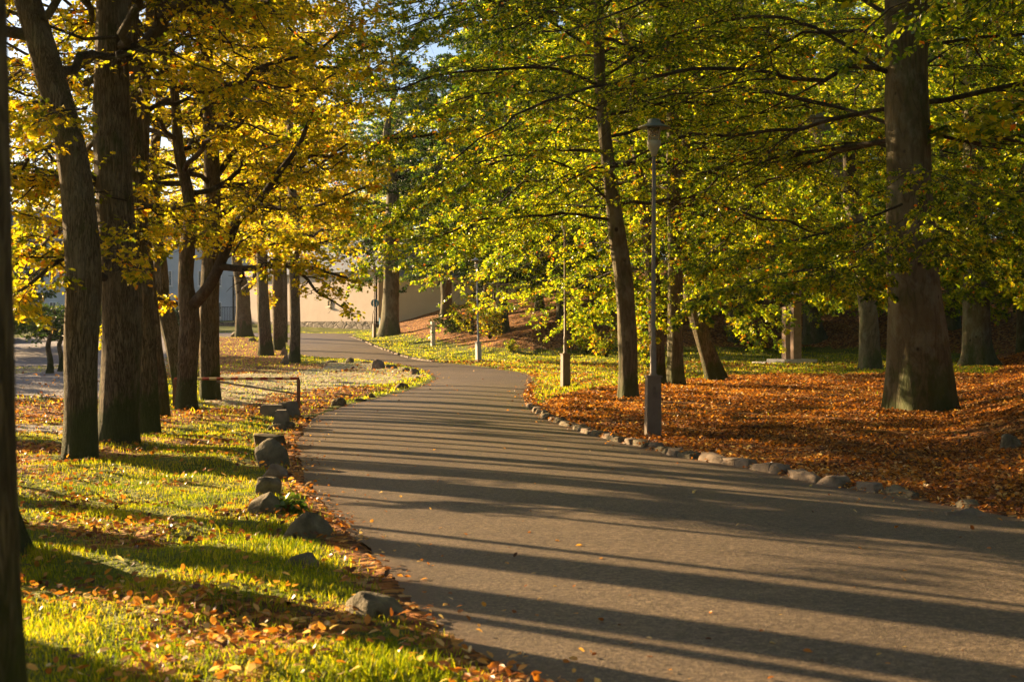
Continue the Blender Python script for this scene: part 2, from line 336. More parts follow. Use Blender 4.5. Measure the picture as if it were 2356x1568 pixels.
P = L2[:, None, :] * (1 - tt)[None, :, None] + R2[:, None, :] * tt[None, :, None]
wid = np.linalg.norm(R2 - L2, axis=1)
z = H(P[..., 0], P[..., 1]) + 0.03 + 0.03 * np.sin(pi * tt)[None, :]
V = np.dstack([P, z]).reshape(-1, 3); idx = np.arange(NR * M_).reshape(NR, M_)
f = np.stack([idx[:-1, :-1], idx[:-1, 1:], idx[1:, 1:], idx[1:, :-1]], -1).reshape(-1, 4)
road = MB().add(V, f).obj('road', M['road'], smooth=True); tag(road, kind='structure')
e = np.minimum(tt[None, :], 1 - tt[None, :]) * wid[:, None]
a = road.data.attributes.new('edge', 'FLOAT', 'POINT'); a.data.foreach_set('value', (1 - sstep(0, 0.55, e)).astype(np.float32).ravel())

# ------------------------------------------------------------------ zones and ground
def gpoly(pts): return [tuple(G(*p)[:2]) for p in pts]
FROST = gpoly([(470, 935), (600, 938), (700, 915), (800, 898), (930, 880), (985, 868), (940, 850), (860, 836), (740, 834), (690, 850), (560, 855), (470, 860)])
LITBACK = gpoly([(380, 830), (420, 770), (560, 776), (640, 800), (690, 835), (760, 838), (740, 850), (640, 862), (480, 870), (380, 880)])
LITMID = gpoly([(330, 1000), (520, 985), (640, 965), (740, 955), (780, 925), (930, 893), (760, 895), (640, 915), (540, 940), (400, 952), (300, 960), (0, 925), (0, 998)])
GRAV = [(-60, 99), (-20.5, 99), (-14, 62), (-11, 44), (-8.2, 29.0), (-14, 29.0), (-40, 29.0)]
PATHL = [(-30, 19.2), (-6.3, 19.4), (-6.3, 21.2), (-30, 21.6)]
RGRASS = gpoly([(1225, 905), (1235, 935), (1330, 905), (1480, 893), (1560, 878), (1700, 868), (1760, 862), (1700, 835), (1500, 830), (1300, 832), (1200, 838), (1100, 830), (1010, 822), (930, 806), (880, 783), (830, 772), (800, 772), (860, 803), (930, 832), (1090, 851), (1215, 870)])
def zones(x, y):
    onb = inside(x, y, BANK); right = x > np.interp(y, [p[1] for p in ER[:18]], [p[0] for p in ER[:18]]) - 0.4
    dR = pdist(x, y, REDGE_R)
    lit = np.where((onb & (y < 62)) | (right & (y < 45)), 0.95, 0.0)
    lit = np.where(onb & (y >= 62), sstep(0.3, 2.4, pdist(x, y, FOOT)) * 0.95, lit)
    lit = np.where(inside(x, y, RGRASS), 0.12 + 0.18 * vn(x, y, 1.2), lit)
    lit = np.where(inside(x, y, LITBACK), 0.75, lit); lit = np.where(inside(x, y, LITMID), 0.8, lit)
    near = (x < 0) & (y < 24) & ~inside(x, y, LITMID) & ~onb
    lit = np.where(near, 0.28 + 0.36 * vn(x, y, 0.9, 3) + 0.35 * sstep(-3.2, -7, x) * sstep(13, 17, y), lit)
    dl = pdist(x, y, REDGE)
    lit = np.maximum(lit, np.where(near | (x < 1.5) & (y < 20), 0.75 * (1 - sstep(0.1, 0.5, dl)), 0))
    fro = np.where(inside(x, y, FROST), 0.8, 0.0)
    fro = np.maximum(fro, np.where((x < -16) & (y > 46) & (y < 55), 0.75, 0))
    gra = np.where(inside(x, y, GRAV) & (fro < 0.5) & (lit < 0.5), 0.9, 0.0); gra = np.maximum(gra, np.where(inside(x, y, PATHL), 0.85, 0.0))
    lit = np.where(inside(x, y, PATHL), 0.1, lit)
    lit = np.where((x < -8) & (y > 21.6) & (y < 31), 0.85 * (1 - sstep(27, 31, y)), lit)
    return lit, fro, gra
xs = np.sinh(np.linspace(-4.6, 4.9, 520)) * 3.0
ys = np.concatenate([np.linspace(-14, 4, 20, endpoint=False), np.linspace(4, 32, 250, endpoint=False), np.linspace(32, 110, 240, endpoint=False), np.linspace(110, 420, 60)])
X, Y = np.meshgrid(xs, ys); X = X.ravel(); Y = Y.ravel()
onroad = inside(X, Y, ROADPOLY); dr = np.minimum(pdist(X, Y, REDGE), pdist(X, Y, REDGE_R))
Z0 = H(X, Y)
bumpf = sstep(0.05, 0.9, dr) * ~onroad
Z = Z0 + bumpf * (0.035 * vn(X, Y, 0.55) + 0.05 * vn(X, Y, 2.3, 4)) + np.where(onroad, 0.034 - 0.07 * sstep(0.0, 0.12, dr), 0.036)
def HB(x, y):
    dr = np.minimum(pdist(x, y, REDGE), pdist(x, y, REDGE_R)); on = inside(x, y, ROADPOLY)
    return H(x, y) + np.where(on, 0.04, sstep(0.05, 0.9, dr) * (0.035 * vn(x, y, 0.55) + 0.05 * vn(x, y, 2.3, 4)) + 0.036)
idx = np.arange(len(X)).reshape(len(ys), len(xs))
f = np.stack([idx[:-1, :-1], idx[:-1, 1:], idx[1:, 1:], idx[1:, :-1]], -1).reshape(-1, 4)
ground = MB().add(np.c_[X, Y, Z], f).obj('ground', M['ground'], smooth=True); tag(ground, kind='structure')
lit, fro, gra = zones(X, Y)
for nme, v in (('litter', lit), ('frost', fro), ('gravel', gra)):
    a = ground.data.attributes.new(nme, 'FLOAT', 'POINT'); a.data.foreach_set('value', v.astype(np.float32))

# ------------------------------------------------------------------ leaves
SHAPES = {
 'quad': np.array([(0, 0, 0), (0.42, -0.30, 0.06), (1, 0, 0), (0.42, 0.30, 0.06)]),
 'hex': np.array([(0, 0, 0), (0.25, -0.25, 0.07), (0.62, -0.27, 0.08), (1, 0, -0.03), (0.62, 0.27, 0.08), (0.25, 0.25, 0.07)]),
 'oak': np.array([(0, 0, 0), (0.18, -0.16, 0.03), (0.30, -0.11, 0.02), (0.45, -0.32, 0.06), (0.58, -0.15, 0.02), (0.78, -0.25, 0.03), (1, 0, -0.05), (0.78, 0.25, 0.03), (0.58, 0.15, 0.02), (0.45, 0.32, 0.06), (0.30, 0.11, 0.02), (0.18, 0.16, 0.03)]),
}
def leaves(mb, P, ax, nm, size, shape, tint):
    """P (N,3) leaf bases, ax axis, nm rough normal"""
    S = SHAPES[shape]; k = len(S); N = len(P)
    ax = nrm(ax); side = nrm(np.cross(nm, ax)); up = np.cross(ax, side)
    V = P[:, None, :] + size[:, None, None] * (S[None, :, 0:1] * ax[:, None, :] + S[None, :, 1:2] * side[:, None, :] + S[None, :, 2:3] * up[:, None, :])
    mb.add(V.reshape(-1, 3), np.arange(N * k).reshape(N, k), tint)
def children(Cv, Lp, n, smin, ang, lf, flat=0.75, droop=0.15, K=6, wig=0.10, endbias=0.0):
    """branches growing from every curve; returns curves (N*n,K,3), lengths, parameter on parent"""
    N, Kp, _ = Cv.shape
    s = smin + (1 - smin) * (np.arange(n)[None, :] + rng.uniform(0, 1, (N, n))) / n
    s = np.clip(s, 0, 0.999); q = s * (Kp - 1); i = q.astype(int); t = (q - i)[..., None]
    ii = np.arange(N)[:, None]
    P0 = Cv[ii, i] * (1 - t) + Cv[ii, i + 1] * t; T = nrm(Cv[ii, i + 1] - Cv[ii, i])
    side = nrm(np.cross(T, np.array([0, 0, 1.0])) + 1e-6)
    sg = np.where(np.arange(n)[None, :] % 2 == 0, 1.0, -1.0)[..., None]
    rnd = nrm(rng.normal(0, 1, (N, n, 3))); rnd = nrm(rnd - (rnd * T).sum(-1, keepdims=True) * T)
    sd_ = nrm(side * sg * flat + rnd * (1 - flat))
    an = np.radians(ang) * rng.uniform(0.7, 1.3, (N, n, 1))
    D = nrm(np.cos(an) * T + np.sin(an) * sd_)
    L = Lp[:, None] * lf * (1.05 - 0.65 * s) * rng.uniform(0.6, 1.25, (N, n))
    u = np.linspace(0, 1, K)[None, None, :, None]
    Lx = L[..., None, None]
    wv = np.cumsum(rng.normal(0, 1, (N, n, K, 3)), 2) / math.sqrt(K); wv -= wv[:, :, :1]
    Cn = P0[:, :, None, :] + D[:, :, None, :] * u * Lx + wv * Lx * wig
    Cn[..., 2] -= (droop * Lx * u ** 2)[..., 0]
    return Cn.reshape(N * n, K, 3), L.reshape(-1), s.reshape(-1)
def foliage(limbs, LL, r0, br, cr, typ, ns=12, ntw=8, nl=14, ls=0.08, shape='quad', smin=0.14, droop=0.12, tb=0.45, tv=0.22, twigs=True, flat=0.8, sub_r=0.45, bare=None):
    sub, Ls, ps = children(limbs, LL, ns, smin, 48, 0.42, flat=flat, droop=droop, K=6, wig=0.09 if typ == 'beech' else 0.16)
    br.cur = 1; ri = np.repeat(np.minimum(r0, 0.06), ns); rs = np.clip(ri * sub_r * (1.1 - ps), 0.006, None)
    tubes(br, sub, rs[:, None] * np.linspace(1, 0.3, 6)[None, :], 4)
    tw, Lt, pt = children(sub, Ls, ntw, 0.12, 50, 0.42, flat=flat, droop=droop * 0.7, K=4, wig=0.10 if typ == 'beech' else 0.2)
    if twigs: tubes(br, tw, np.clip(np.repeat(rs, ntw) * 0.35, 0.0035, 0.012)[:, None] * np.linspace(1, 0.4, 4)[None, :], 3)
    Nn = len(tw)
    br.cur = 0
    kp = np.repeat(np.repeat(np.clip((LL / 3.0) ** 1.5, 0.22, 1), ns), ntw) * np.repeat(rng.uniform(0.35, 1.2, len(sub)), ntw); keep = rng.uniform(0, 1, Nn) < kp; tw = tw[keep]; Lt = Lt[keep]; Nn = len(tw)
    if bare is not None: 
        keep = rng.uniform(0, 1, Nn) > bare; tw = tw[keep]; Lt = Lt[keep]; Nn = len(tw)
    u = rng.uniform(0.12, 1.0, (Nn, nl)) ** 0.8; q = np.clip(u * 3, 0, 2.999); i = q.astype(int); t = (q - i)[..., None]; ii = np.arange(Nn)[:, None]
    P = tw[ii, i] * (1 - t) + tw[ii, i + 1] * t; T = nrm(tw[ii, i + 1] - tw[ii, i])
    sg = rng.choice([-1.0, 1.0], (Nn, nl, 1)); side = nrm(np.cross(T, [0, 0, 1.0]) + 1e-6)
    ax = T * 0.6 + side * sg * 0.8 + rng.normal(0, 0.35, (Nn, nl, 3)); ax[..., 2] -= 0.25
    nm = np.array([0, 0, 0.75 if typ == 'beech' else 0.35]) + rng.normal(0, 0.62 if typ == 'beech' else 0.8, (Nn, nl, 3))
    P = P + rng.normal(0, 0.35, P.shape) * ls * (1.0 if typ == 'beech' else 1.6)
    sz = ls * rng.uniform(0.65, 1.3, Nn * nl)
    tint = np.clip(tb + rng.normal(0, tv, Nn * nl) + np.repeat(rng.normal(0, tv * 0.55, Nn), nl), 0, 1)
    leaves(cr, P.reshape(-1, 3), ax.reshape(-1, 3), nm.reshape(-1, 3), sz, shape, tint)
def trunk_tube(mb, path, rad, K=70, m=24, flare=0.5, lobes=5, seed=0, rough=0.05):
    """path (n,3) from base upward, rad (n,)"""
    r = np.random.default_rng(seed)
    Q = resample(np.c_[path, rad], K); Pc, Rr = Q[:, :3], np.clip(Q[:, 3], 0.01, None)
    arc = np.concatenate([[0], np.cumsum(np.linalg.norm(np.diff(Pc, axis=0), axis=1))])
    a = np.linspace(0, 2 * pi, m, endpoint=False); z = arc[:, None]; r0 = rad[0]
    ph = r.uniform(0, 6.28, 8)
    fl = flare * np.exp(-np.maximum(z - 0.1, 0) / (r0 * 1.1 + 0.12)) * (1 + 0.72 * np.cos(lobes * a + ph[0]) + 0.42 * np.cos((lobes - 2) * a + ph[1]))
    ns = rough * (np.sin(3 * a + ph[2] + z * 1.1) + 0.7 * np.sin(5 * a + ph[3] - z * 2.0) + 0.6 * np.sin(2 * a + ph[4] + z * 3.1) + 0.45 * np.sin(9 * a + ph[5] + 1.5 * np.sin(z * 4 + ph[6])))
    R = Rr[:, None] * (1 + fl + ns)
    T = nrm(np.gradient(Pc, axis=0)); U = nrm(np.cross(T, [0, 1.0, 0])); Vv = np.cross(T, U)
    V = Pc[:, None, :] + R[..., None] * (np.cos(a)[None, :, None] * U[:, None, :] + np.sin(a)[None, :, None] * Vv[:, None, :])
    idx = np.arange(K * m).reshape(K, m); a0 = idx[:-1]; a1 = np.roll(a0, -1, 1); b0 = idx[1:]; b1 = np.roll(b0, -1, 1)
    mb.add(V.reshape(-1, 3), np.stack([a0, a1, b1, b0], -1).reshape(-1, 4))
    return Pc, Rr
def make_tree(name, label, cat, base, path, rad, typ, Hh=15.0, zb=5.0, ll=5.0, nlimb=26, ns=12, ntw=8, nl=14, ls=0.08, shape='quad', tb=0.45, tv=0.2, bark_m=None, custom=(), K=70, m=24, flare=0.5, lobes=5, seed=1, droop=0.12, el=(5, 45), ldroop=0.25, leaf_m=None, twigs=True, azr=None, group=None, crown=True, openf=False, rough=0.05, extend=True, prof=0.55):
    """path/rad in world coords, base to top. returns the Empty"""
    base = np.asarray(base, float); path = np.asarray(path, float) - base; rad = np.asarray(rad, float)
    path[0, 2] -= 0.18
    if extend and path[-1, 2] < Hh:
        d = nrm(path[-1] - path[-2]); top = path[-1]; n = 4; hh = Hh - top[2]; r = np.random.default_rng(seed + 50)
        for k in range(1, n + 1):
            p = top + d * hh * k / n * 0.35 + np.array([0, 0, hh * k / n * 0.72]) + np.r_[r.normal(0, 0.25, 2), 0]
            path = np.vstack([path, p]); rad = np.append(rad, max(rad[-k] * (1 - 0.8 * k / n) if k == 1 else rad[-1] * 0.62, 0.03))
    root = empty(name, base, label, cat, group)
    tm = MB(); Pc, Rr = trunk_tube(tm, path, rad, K, m, flare, lobes, seed=seed, rough=rough)
    cr = MB(); br = cr; limbs = []; LL = []; r0 = []
    if crown:
        zz = Pc[:, 2]; r = np.random.default_rng(seed)
        az = r.uniform(0, 6.28)
        for k in range(nlimb):
            zt = zb + (zz[-1] - 0.3 - zb) * (k + r.uniform(0, 1)) / nlimb; i = int(np.clip(np.searchsorted(zz, zt), 1, len(zz) - 2))
            az += 2.4 + r.normal(0, 0.3)
            A = az if azr is None else azr[0] + (azr[1] - azr[0]) * r.uniform(0, 1)
            if openf and zt < 9 and sin(A) < -0.55: A = -A if k % 2 else A + pi * 0.5 * (1 if cos(A) > 0 else -1)
            rel = (zt - zb) / max(zz[-1] - zb, 0.1); L = ll * (1 - prof * rel ** 1.5) * r.uniform(0.75, 1.15)
            e0 = radians(el[0] + (el[1] - el[0]) * (0.3 + 0.7 * rel) * r.uniform(0.6, 1.3))
            u = np.linspace(0, 1, 16)[:, None]
            d = np.array([cos(A) * cos(e0), sin(A) * cos(e0), sin(e0)])
            wv = np.cumsum(r.normal(0, 1, (16, 3)), 0) / 4; wv -= wv[0]
            wv = wv * (0.05 if typ == 'beech' else 0.085) * L
            c = Pc[i] + d * u * L + wv; c[:, 2] -= (ldroop * L * u[:, 0] ** 2)
            limbs.append(c); LL.append(L); r0.append(min(Rr[i] * 0.5, (0.0045 if typ == 'beech' else 0.012) * L + 0.010))
    for cu in custom:
        P = np.array([W3(px, py, D) for px, py, D in cu['p']]) - base
        c = resample(P, 16); limbs.append(c); L = cu.get('L', np.linalg.norm(P[-1] - P[0])); LL.append(L); r0.append(cu['r'] * (0.40 if typ == 'beech' and cu['r'] < 0.15 else 1))
    if limbs:
        limbs = np.array(limbs); LL = np.array(LL); r0 = np.array(r0)
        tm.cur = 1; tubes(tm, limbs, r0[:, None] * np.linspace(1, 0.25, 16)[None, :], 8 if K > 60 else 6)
        foliage(limbs, LL, r0, br, cr, typ, ns, ntw, nl, ls, shape, droop=droop, tb=tb, tv=tv, twigs=twigs)
    tm.obj('trunk', [bark_m or M['oak_bark'], M['limb_bark']], root, smooth=True)
    if limbs is not None and len(limbs):
        cr.obj('crown', [leaf_m or M['oak_leaf'], M['limb_bark']], root, tint=True)
    return root
def px_tree(name, label, base_px, pts, **k):
    """pts: (x, y, width) in picture units above the base, width incl. for base = base_px[2]"""
    b = G(base_px[0], base_px[1]); D = b[1] + (k.pop('dy', 0)); b = np.array([W3(base_px[0], base_px[1], D)[0], D, float(H((base_px[0] - CX) / F * D, D))])
    lean = k.pop('lean', 0.0)
    P = [b]; R = [base_px[2] / 2 / F * D]
    for i, (x, y, w_) in enumerate(pts):
        dd = D + lean * (i + 1) / len(pts); P.append(W3(x, y, dd)); R.append(w_ / 2 / F * dd)
    return make_tree(name, label, 'tree', b, P, R, **k)

# --- left side oaks (near to far) ---
OAK = dict(typ='oak', bark_m=M['oak_bark'], leaf_m=M['oak_leaf'], tb=0.42, tv=0.22, ldroop=0.10)
def wtree(name, label, x, y, r, **k):
    b = np.array([x, y, float(H(x, y))]); lx, ly = k.pop('lean', (0.0, 0.0)); wb = k.pop('wob', 0.12); hh = k.pop('th', 6.0)
    P = [b] + [b + np.array([lx * q + wb * math.sin(3.1 * q + x), ly * q, hh * q]) for q in (0.06, 0.3, 0.6, 1.0)]
    return make_tree(name, label, 'tree', b, P, [r * 1.15, r * 1.02, r * 0.95, r * 0.9, r * 0.82], **k)
wtree('oak_tree', 'blurred dark trunk of the nearest tree cutting the left frame edge', -1.375, 3.6, 0.155, lean=(-0.10, 0), wob=0.0, th=4.5, flare=0.1, Hh=11, zb=5.5, ll=3.0, nlimb=10, ls=0.10, ns=8, ntw=6, nl=10, K=120, m=40, seed=3, rough=0.03, **OAK)
wtree('oak_tree', 'second tree from the camera, only its flared root shows beside the blurred trunk', -3.52, 9.3, 0.21, lean=(-0.35, 0), th=6, Hh=12, zb=5.5, ll=3.6, nlimb=14, ls=0.11, ns=8, ntw=6, nl=12, shape='oak', flare=0.8, K=90, seed=4, **OAK)
px_tree('oak_tree', 'slender oak trunk on the grass, bent left at the top, moss patches on its bark', (186, 1062, 80), [(186, 1035, 76), (186, 950, 74), (186, 800, 76), (192, 650, 80), (184, 500, 78), (165, 350, 70), (118, 180, 66), (62, 0, 60), (30, -90, 56)],
  Hh=13, zb=4.2, ll=4.6, nlimb=26, ns=11, ntw=9, nl=15, ls=0.076, shape='oak', K=150, m=44, flare=0.12, seed=5, rough=0.025,
  custom=[dict(p=[(130, 230, 16.3), (60, 240, 16), (10, 260, 15.6)], r=0.03, L=2.6), dict(p=[(150, 330, 16.5), (70, 360, 17), (20, 470, 17.5)], r=0.03, L=2.8), dict(p=[(185, 500, 16.8), (100, 560, 18), (40, 640, 19)], r=0.03, L=2.8), dict(p=[(185, 430, 16.8), (240, 480, 18.5), (330, 560, 20)], r=0.03, L=2.6), dict(p=[(200, 250, 15.6), (120, 260, 14.8), (90, 290, 14.4)], r=0.012, L=1.4)], **OAK)
px_tree('oak_tree', 'thickest straight oak trunk on the left, green moss at its foot', (270, 1032, 92), [(271, 990, 88), (275, 900, 88), (280, 700, 88), (266, 500, 86), (258, 300, 82), (257, 180, 78), (257, 0, 70), (258, -90, 66)],
  Hh=15, zb=4.8, ll=5.4, nlimb=30, ns=12, ntw=9, nl=15, ls=0.076, shape='oak', K=150, m=44, flare=0.16, seed=6, rough=0.025,
  custom=[dict(p=[(290, 125, 18), (345, 95, 17.8), (385, 30, 17.6), (430, 5, 17.4), (500, 2, 17.2), (545, 30, 17), (590, 8, 16.8), (620, 5, 16.6)], r=0.10), dict(p=[(225, 415, 18), (120, 412, 17.6), (20, 408, 17)], r=0.085, L=3),
          dict(p=[(240, 640, 17.8), (160, 590, 17.0), (60, 660, 16.4), (10, 690, 16)], r=0.05, L=3), dict(p=[(235, 300, 18.4), (140, 420, 20), (60, 560, 22)], r=0.04, L=3.2), dict(p=[(300, 480, 18.6), (380, 480, 20), (440, 560, 22)], r=0.04, L=3), dict(p=[(250, 560, 17.3), (270, 610, 16.6), (300, 625, 16.2)], r=0.012, L=1.2), dict(p=[(250, 620, 18.5), (235, 700, 18.3), (240, 790, 18.3)], r=0.012, L=1.3)], **OAK)
px_tree('oak_tree', 'dark oak trunk pressed against the right flank of the thickest left trunk', (340, 1005, 60), [(338, 970, 58), (331, 800, 54), (320, 600, 50), (310, 400, 44), (303, 200, 40), (300, 0, 36), (300, -80, 34)],
  Hh=13, zb=4.5, ll=4.6, nlimb=22, ns=11, ntw=9, nl=15, ls=0.076, shape='hex', K=110, m=32, flare=0.14, seed=7, rough=0.04, **OAK)
px_tree('oak_tree', 'thin dark oak trunk tapering upward just right of the paired thick trunks', (374, 973, 38), [(368, 900, 35), (357, 800, 32), (348, 700, 30), (338, 600, 27), (330, 450, 24), (335, 250, 22), (345, 0, 20)],
  Hh=12, zb=4.2, ll=4.4, nlimb=22, ns=11, ntw=9, nl=15, ls=0.076, shape='hex', flare=0.12, seed=8, **OAK)
px_tree('oak_tree', 'crooked oak stem with a big knot, leaning into the forked oak', (421, 905, 42), [(415, 870, 40), (400, 790, 42), (385, 730, 40), (376, 690, 32), (372, 640, 30), (366, 560, 28), (352, 400, 24), (372, 200, 20), (380, 50, 16)],
  Hh=11, zb=3.2, ll=4.2, nlimb=24, ns=11, ntw=9, nl=15, ls=0.076, shape='hex', flare=0.05, seed=9, rough=0.09,
  custom=[dict(p=[(470, 685, 27), (420, 700, 27), (360, 685, 27), (300, 680, 27)], r=0.06)], **OAK)
px_tree('oak_tree', 'forked oak with a swollen burl, its long low branch reaching right over the field', (430, 950, 58), [(430, 920, 48), (432, 850, 44), (436, 780, 46), (438, 740, 46), (432, 690, 42), (428, 640, 34), (432, 560, 34), (438, 480, 30), (410, 340, 24), (400, 200, 20)],
  Hh=12, zb=3.0, ll=4.6, nlimb=30, ns=12, ntw=9, nl=15, ls=0.076, shape='hex', flare=0.15, seed=10, rough=0.05,
  custom=[dict(p=[(446, 700, 25.4), (480, 660, 25.2), (505, 612, 25), (525, 560, 25), (545, 510, 25), (590, 470, 24.8), (640, 400, 24.5), (690, 330, 24.3), (720, 250, 24)], r=0.115),
          dict(p=[(500, 612, 25), (560, 618, 24.8), (620, 612, 24.6), (690, 612, 24.3), (740, 622, 24.1), (800, 640, 24)], r=0.065),
          dict(p=[(670, 612, 24.4), (705, 640, 24.2), (730, 672, 24.0), (765, 692, 23.9), (810, 722, 23.8)], r=0.035, L=1.2),
          dict(p=[(590, 470, 24.8), (660, 480, 24), (740, 470, 23.5), (840, 430, 23)], r=0.05)], **OAK)
px_tree('oak_tree', 'upright oak with clean grey bark behind the forked oak', (483, 928, 50), [(482, 900, 45), (481, 800, 45), (482, 700, 43), (485, 640, 42), (487, 560, 40), (488, 400, 36), (478, 200, 30), (470, 60, 26)],
  Hh=14, zb=4.0, ll=5.0, nlimb=30, ns=12, ntw=9, nl=15, ls=0.076, shape='hex', flare=0.14, seed=11,
  custom=[dict(p=[(500, 560, 29), (560, 570, 28), (640, 560, 27.5), (700, 560, 27)], r=0.05), dict(p=[(500, 500, 29), (600, 430, 28), (700, 400, 27.5), (800, 330, 27)], r=0.07), dict(p=[(488, 420, 29), (560, 330, 29), (640, 330, 29), (760, 230, 28.5)], r=0.07)], **OAK)
FO = dict(typ='oak', bark_m=M['oak_bark'], leaf_m=M['oak_leaf'], tb=0.48, tv=0.22, ldroop=0.12, ls=0.17, ns=10, ntw=7, nl=11, nlimb=30, twigs=False, K=40, m=16, shape='quad')
px_tree('oak_tree', 'pale straight trunk nearest the road bend, rim lit on its left side', (679, 836, 27), [(679, 780, 24), (678, 700, 24), (677, 600, 23), (678, 480, 21)], Hh=14, zb=4.2, ll=5.5, flare=0.1, seed=12, custom=[dict(p=[(678, 560, 59), (730, 560, 58), (800, 540, 57), (860, 520, 56)], r=0.06)], **FO)
px_tree('oak_tree', 'grey trunk leaning slightly, standing left of a stone pair by the far road', (614, 820, 34), [(611, 780, 30), (606, 700, 27), (603, 620, 25), (600, 500, 22)], Hh=14, zb=4.0, ll=5.5, flare=0.2, seed=13, custom=[dict(p=[(610, 560, 70), (650, 580, 68), (700, 590, 66)], r=0.05), dict(p=[(600, 640, 70), (615, 680, 69), (625, 700, 69)], r=0.03, L=1.6)], **FO)
px_tree('oak_tree', 'grey trunk between the leaning trunk and the slim one by the far road', (642, 806, 30), [(641, 770, 26), (639, 700, 24), (638, 600, 23), (640, 480, 20)], Hh=15, zb=5.0, ll=5.5, flare=0.15, seed=14, **FO)
px_tree('oak_tree', 'slimmest far trunk half hidden behind the grey trunks', (655, 788, 15), [(655, 750, 13), (655, 700, 13), (654, 600, 12), (654, 500, 11)], Hh=14, zb=5.5, ll=5.0, flare=0.1, seed=15, **FO)
px_tree('oak_tree', 'stout forked far trunk with a bright green mossy foot in front of the house', (563, 776, 42), [(561, 760, 36), (559, 700, 33), (556, 660, 30), (545, 600, 22), (538, 500, 18)], Hh=14, zb=5.0, ll=6.0, flare=0.2, seed=16, custom=[dict(p=[(560, 670, 84), (585, 640, 84), (590, 560, 84)], r=0.22)], **FO)
# oaks outside the left edge whose trunks throw the long shadows over grass and road
SH = dict(typ='oak', bark_m=M['oak_bark'], leaf_m=M['oak_leaf'], tb=0.5, tv=0.2, ls=0.16, ns=9, ntw=6, nl=9, K=40, m=16, twigs=False)
slim = wtree('oak_tree', 'slim pole like oak of the left row beyond the frame', -9.5, 20.6, 0.10, lean=(0.2, 0.1), th=7, Hh=11, zb=7.4, ll=2.2, nlimb=12, seed=22, group='slim oaks of the left row beyond the frame', **SH)
first = wtree('oak_tree', 'oak of the avenue row, its leaf fringe reaching in at the left edge', -9.6, 15.2, 0.28, lean=(0.3, 0.2), Hh=14, zb=6.2, ll=3.6, nlimb=20, seed=21, group='oaks of the left row beyond the frame', **SH)
def copy_thing(root, loc, rz, sc=1.0, label=None, group=None):
    r = root.copy(); C.objects.link(r); r.location = tuple(float(q) for q in loc); r.rotation_euler = (0, 0, rz); r.scale = (sc, sc, sc)
    if label: r['label'] = label
    if group: r['group'] = group
    for ch in list(root.children):
        c = ch.copy(); C.objects.link(c); c.parent = r
    return r
for (x, y, s, rz) in [(-13.2, 19.6, 1.1, 1.1), (-9.2, 12.0, 0.9, 5.0), (-17, 26.5, 1.2, 4.2)]:
    copy_thing(first, (x, y, float(H(x, y))), rz, s)
for (x, y, s, rz) in [(-7.8, 13.5, 0.8, 1.9), (-8.5, 16.7, 0.55, 2.9), (-9.1, 18.8, 0.5, 3.9), (-8.9, 20.0, 0.45, 4.9), (-9.8, 22.4, 0.9, 1.0), (-12, 25.6, 1.3, 2.0), (-10.5, 25.9, 0.8, 3.0), (-13.8, 30.2, 1.2, 4.0), (-12.3, 30.4, 0.9, 5.0), (-15.5, 33.8, 1.3, 0.5), (-11, 17.7, 1.25, 3.3), (-14.5, 26.8, 0.8, 1.5), (-13.2, 27.4, 0.7, 2.6), (-16.0, 31.1, 0.9, 3.7), (-15.2, 32.2, 0.7, 4.8), (-17.5, 36.0, 1.0, 5.9), (-16.4, 36.2, 0.8, 0.2), (-11.6, 22.9, 0.6, 0.9), (-18.2, 39.5, 1.6, 0.3), (-19.0, 42.2, 1.75, 1.3), (-18.8, 44.0, 1.6, 2.3), (-20.0, 46.4, 1.8, 3.3), (-19.6, 48.0, 1.6, 4.3), (-21.2, 51.5, 1.8, 5.3), (-18.4, 37.6, 1.5, 0.8), (-17.8, 41.0, 1.5, 1.8)]:
    copy_thing(slim, (x, y, float(H(x, y))), rz, s)

# --- right side beeches ---
BE = dict(typ='beech', bark_m=M['beech_bark'], leaf_m=M['beech_leaf'], openf=True, tb=0.46, tv=0.21, ldroop=0.42, droop=0.2, el=(0, 40))
px_tree('beech_tree', 'massive beech trunk with dark scars and a mossy foot on the leaf slope', (2118, 948, 160), [(2116, 900, 148), (2111, 820, 136), (2104, 700, 122), (2096, 500, 108), (2088, 300, 98), (2084, 100, 96), (2084, -90, 92)],
  Hh=17, zb=4.4, ll=8.2, nlimb=50, ns=17, ntw=10, nl=25, ls=0.067, shape='hex', K=150, m=64, flare=0.13, lobes=6, seed=31, rough=0.03,
  custom=[dict(p=[(2075, 470, 24.6), (1950, 520, 23.8), (1800, 560, 23), (1650, 600, 22.5)], r=0.06), dict(p=[(2080, 560, 24), (2000, 600, 23), (1900, 640, 22.5), (1790, 650, 22)], r=0.035),
          dict(p=[(2090, 300, 25.6), (1900, 240, 28), (1650, 200, 31), (1400, 260, 34)], r=0.10), dict(p=[(2090, 200, 25.6), (1800, 40, 28), (1500, 100, 31), (1250, 250, 33), (1080, 380, 34)], r=0.10),
          dict(p=[(2090, 60, 25.6), (1800, -80, 28), (1400, -60, 30.5), (1050, 60, 31), (850, 200, 31)], r=0.11), dict(p=[(2110, 420, 24), (2180, 560, 22), (2230, 620, 21)], r=0.02, L=2.4), dict(p=[(2110, 500, 25.5), (2230, 560, 26), (2330, 640, 26), (2400, 720, 26)], r=0.03, L=3), dict(p=[(2060, 600, 24), (1990, 640, 23), (1940, 690, 22.4)], r=0.02, L=2.0), dict(p=[(2085, 500, 24), (1930, 600, 22), (1760, 640, 21), (1610, 700, 20.5)], r=0.03, L=3.2), dict(p=[(2100, 380, 24), (2200, 420, 22), (2320, 500, 20)], r=0.03, L=3)], **BE)
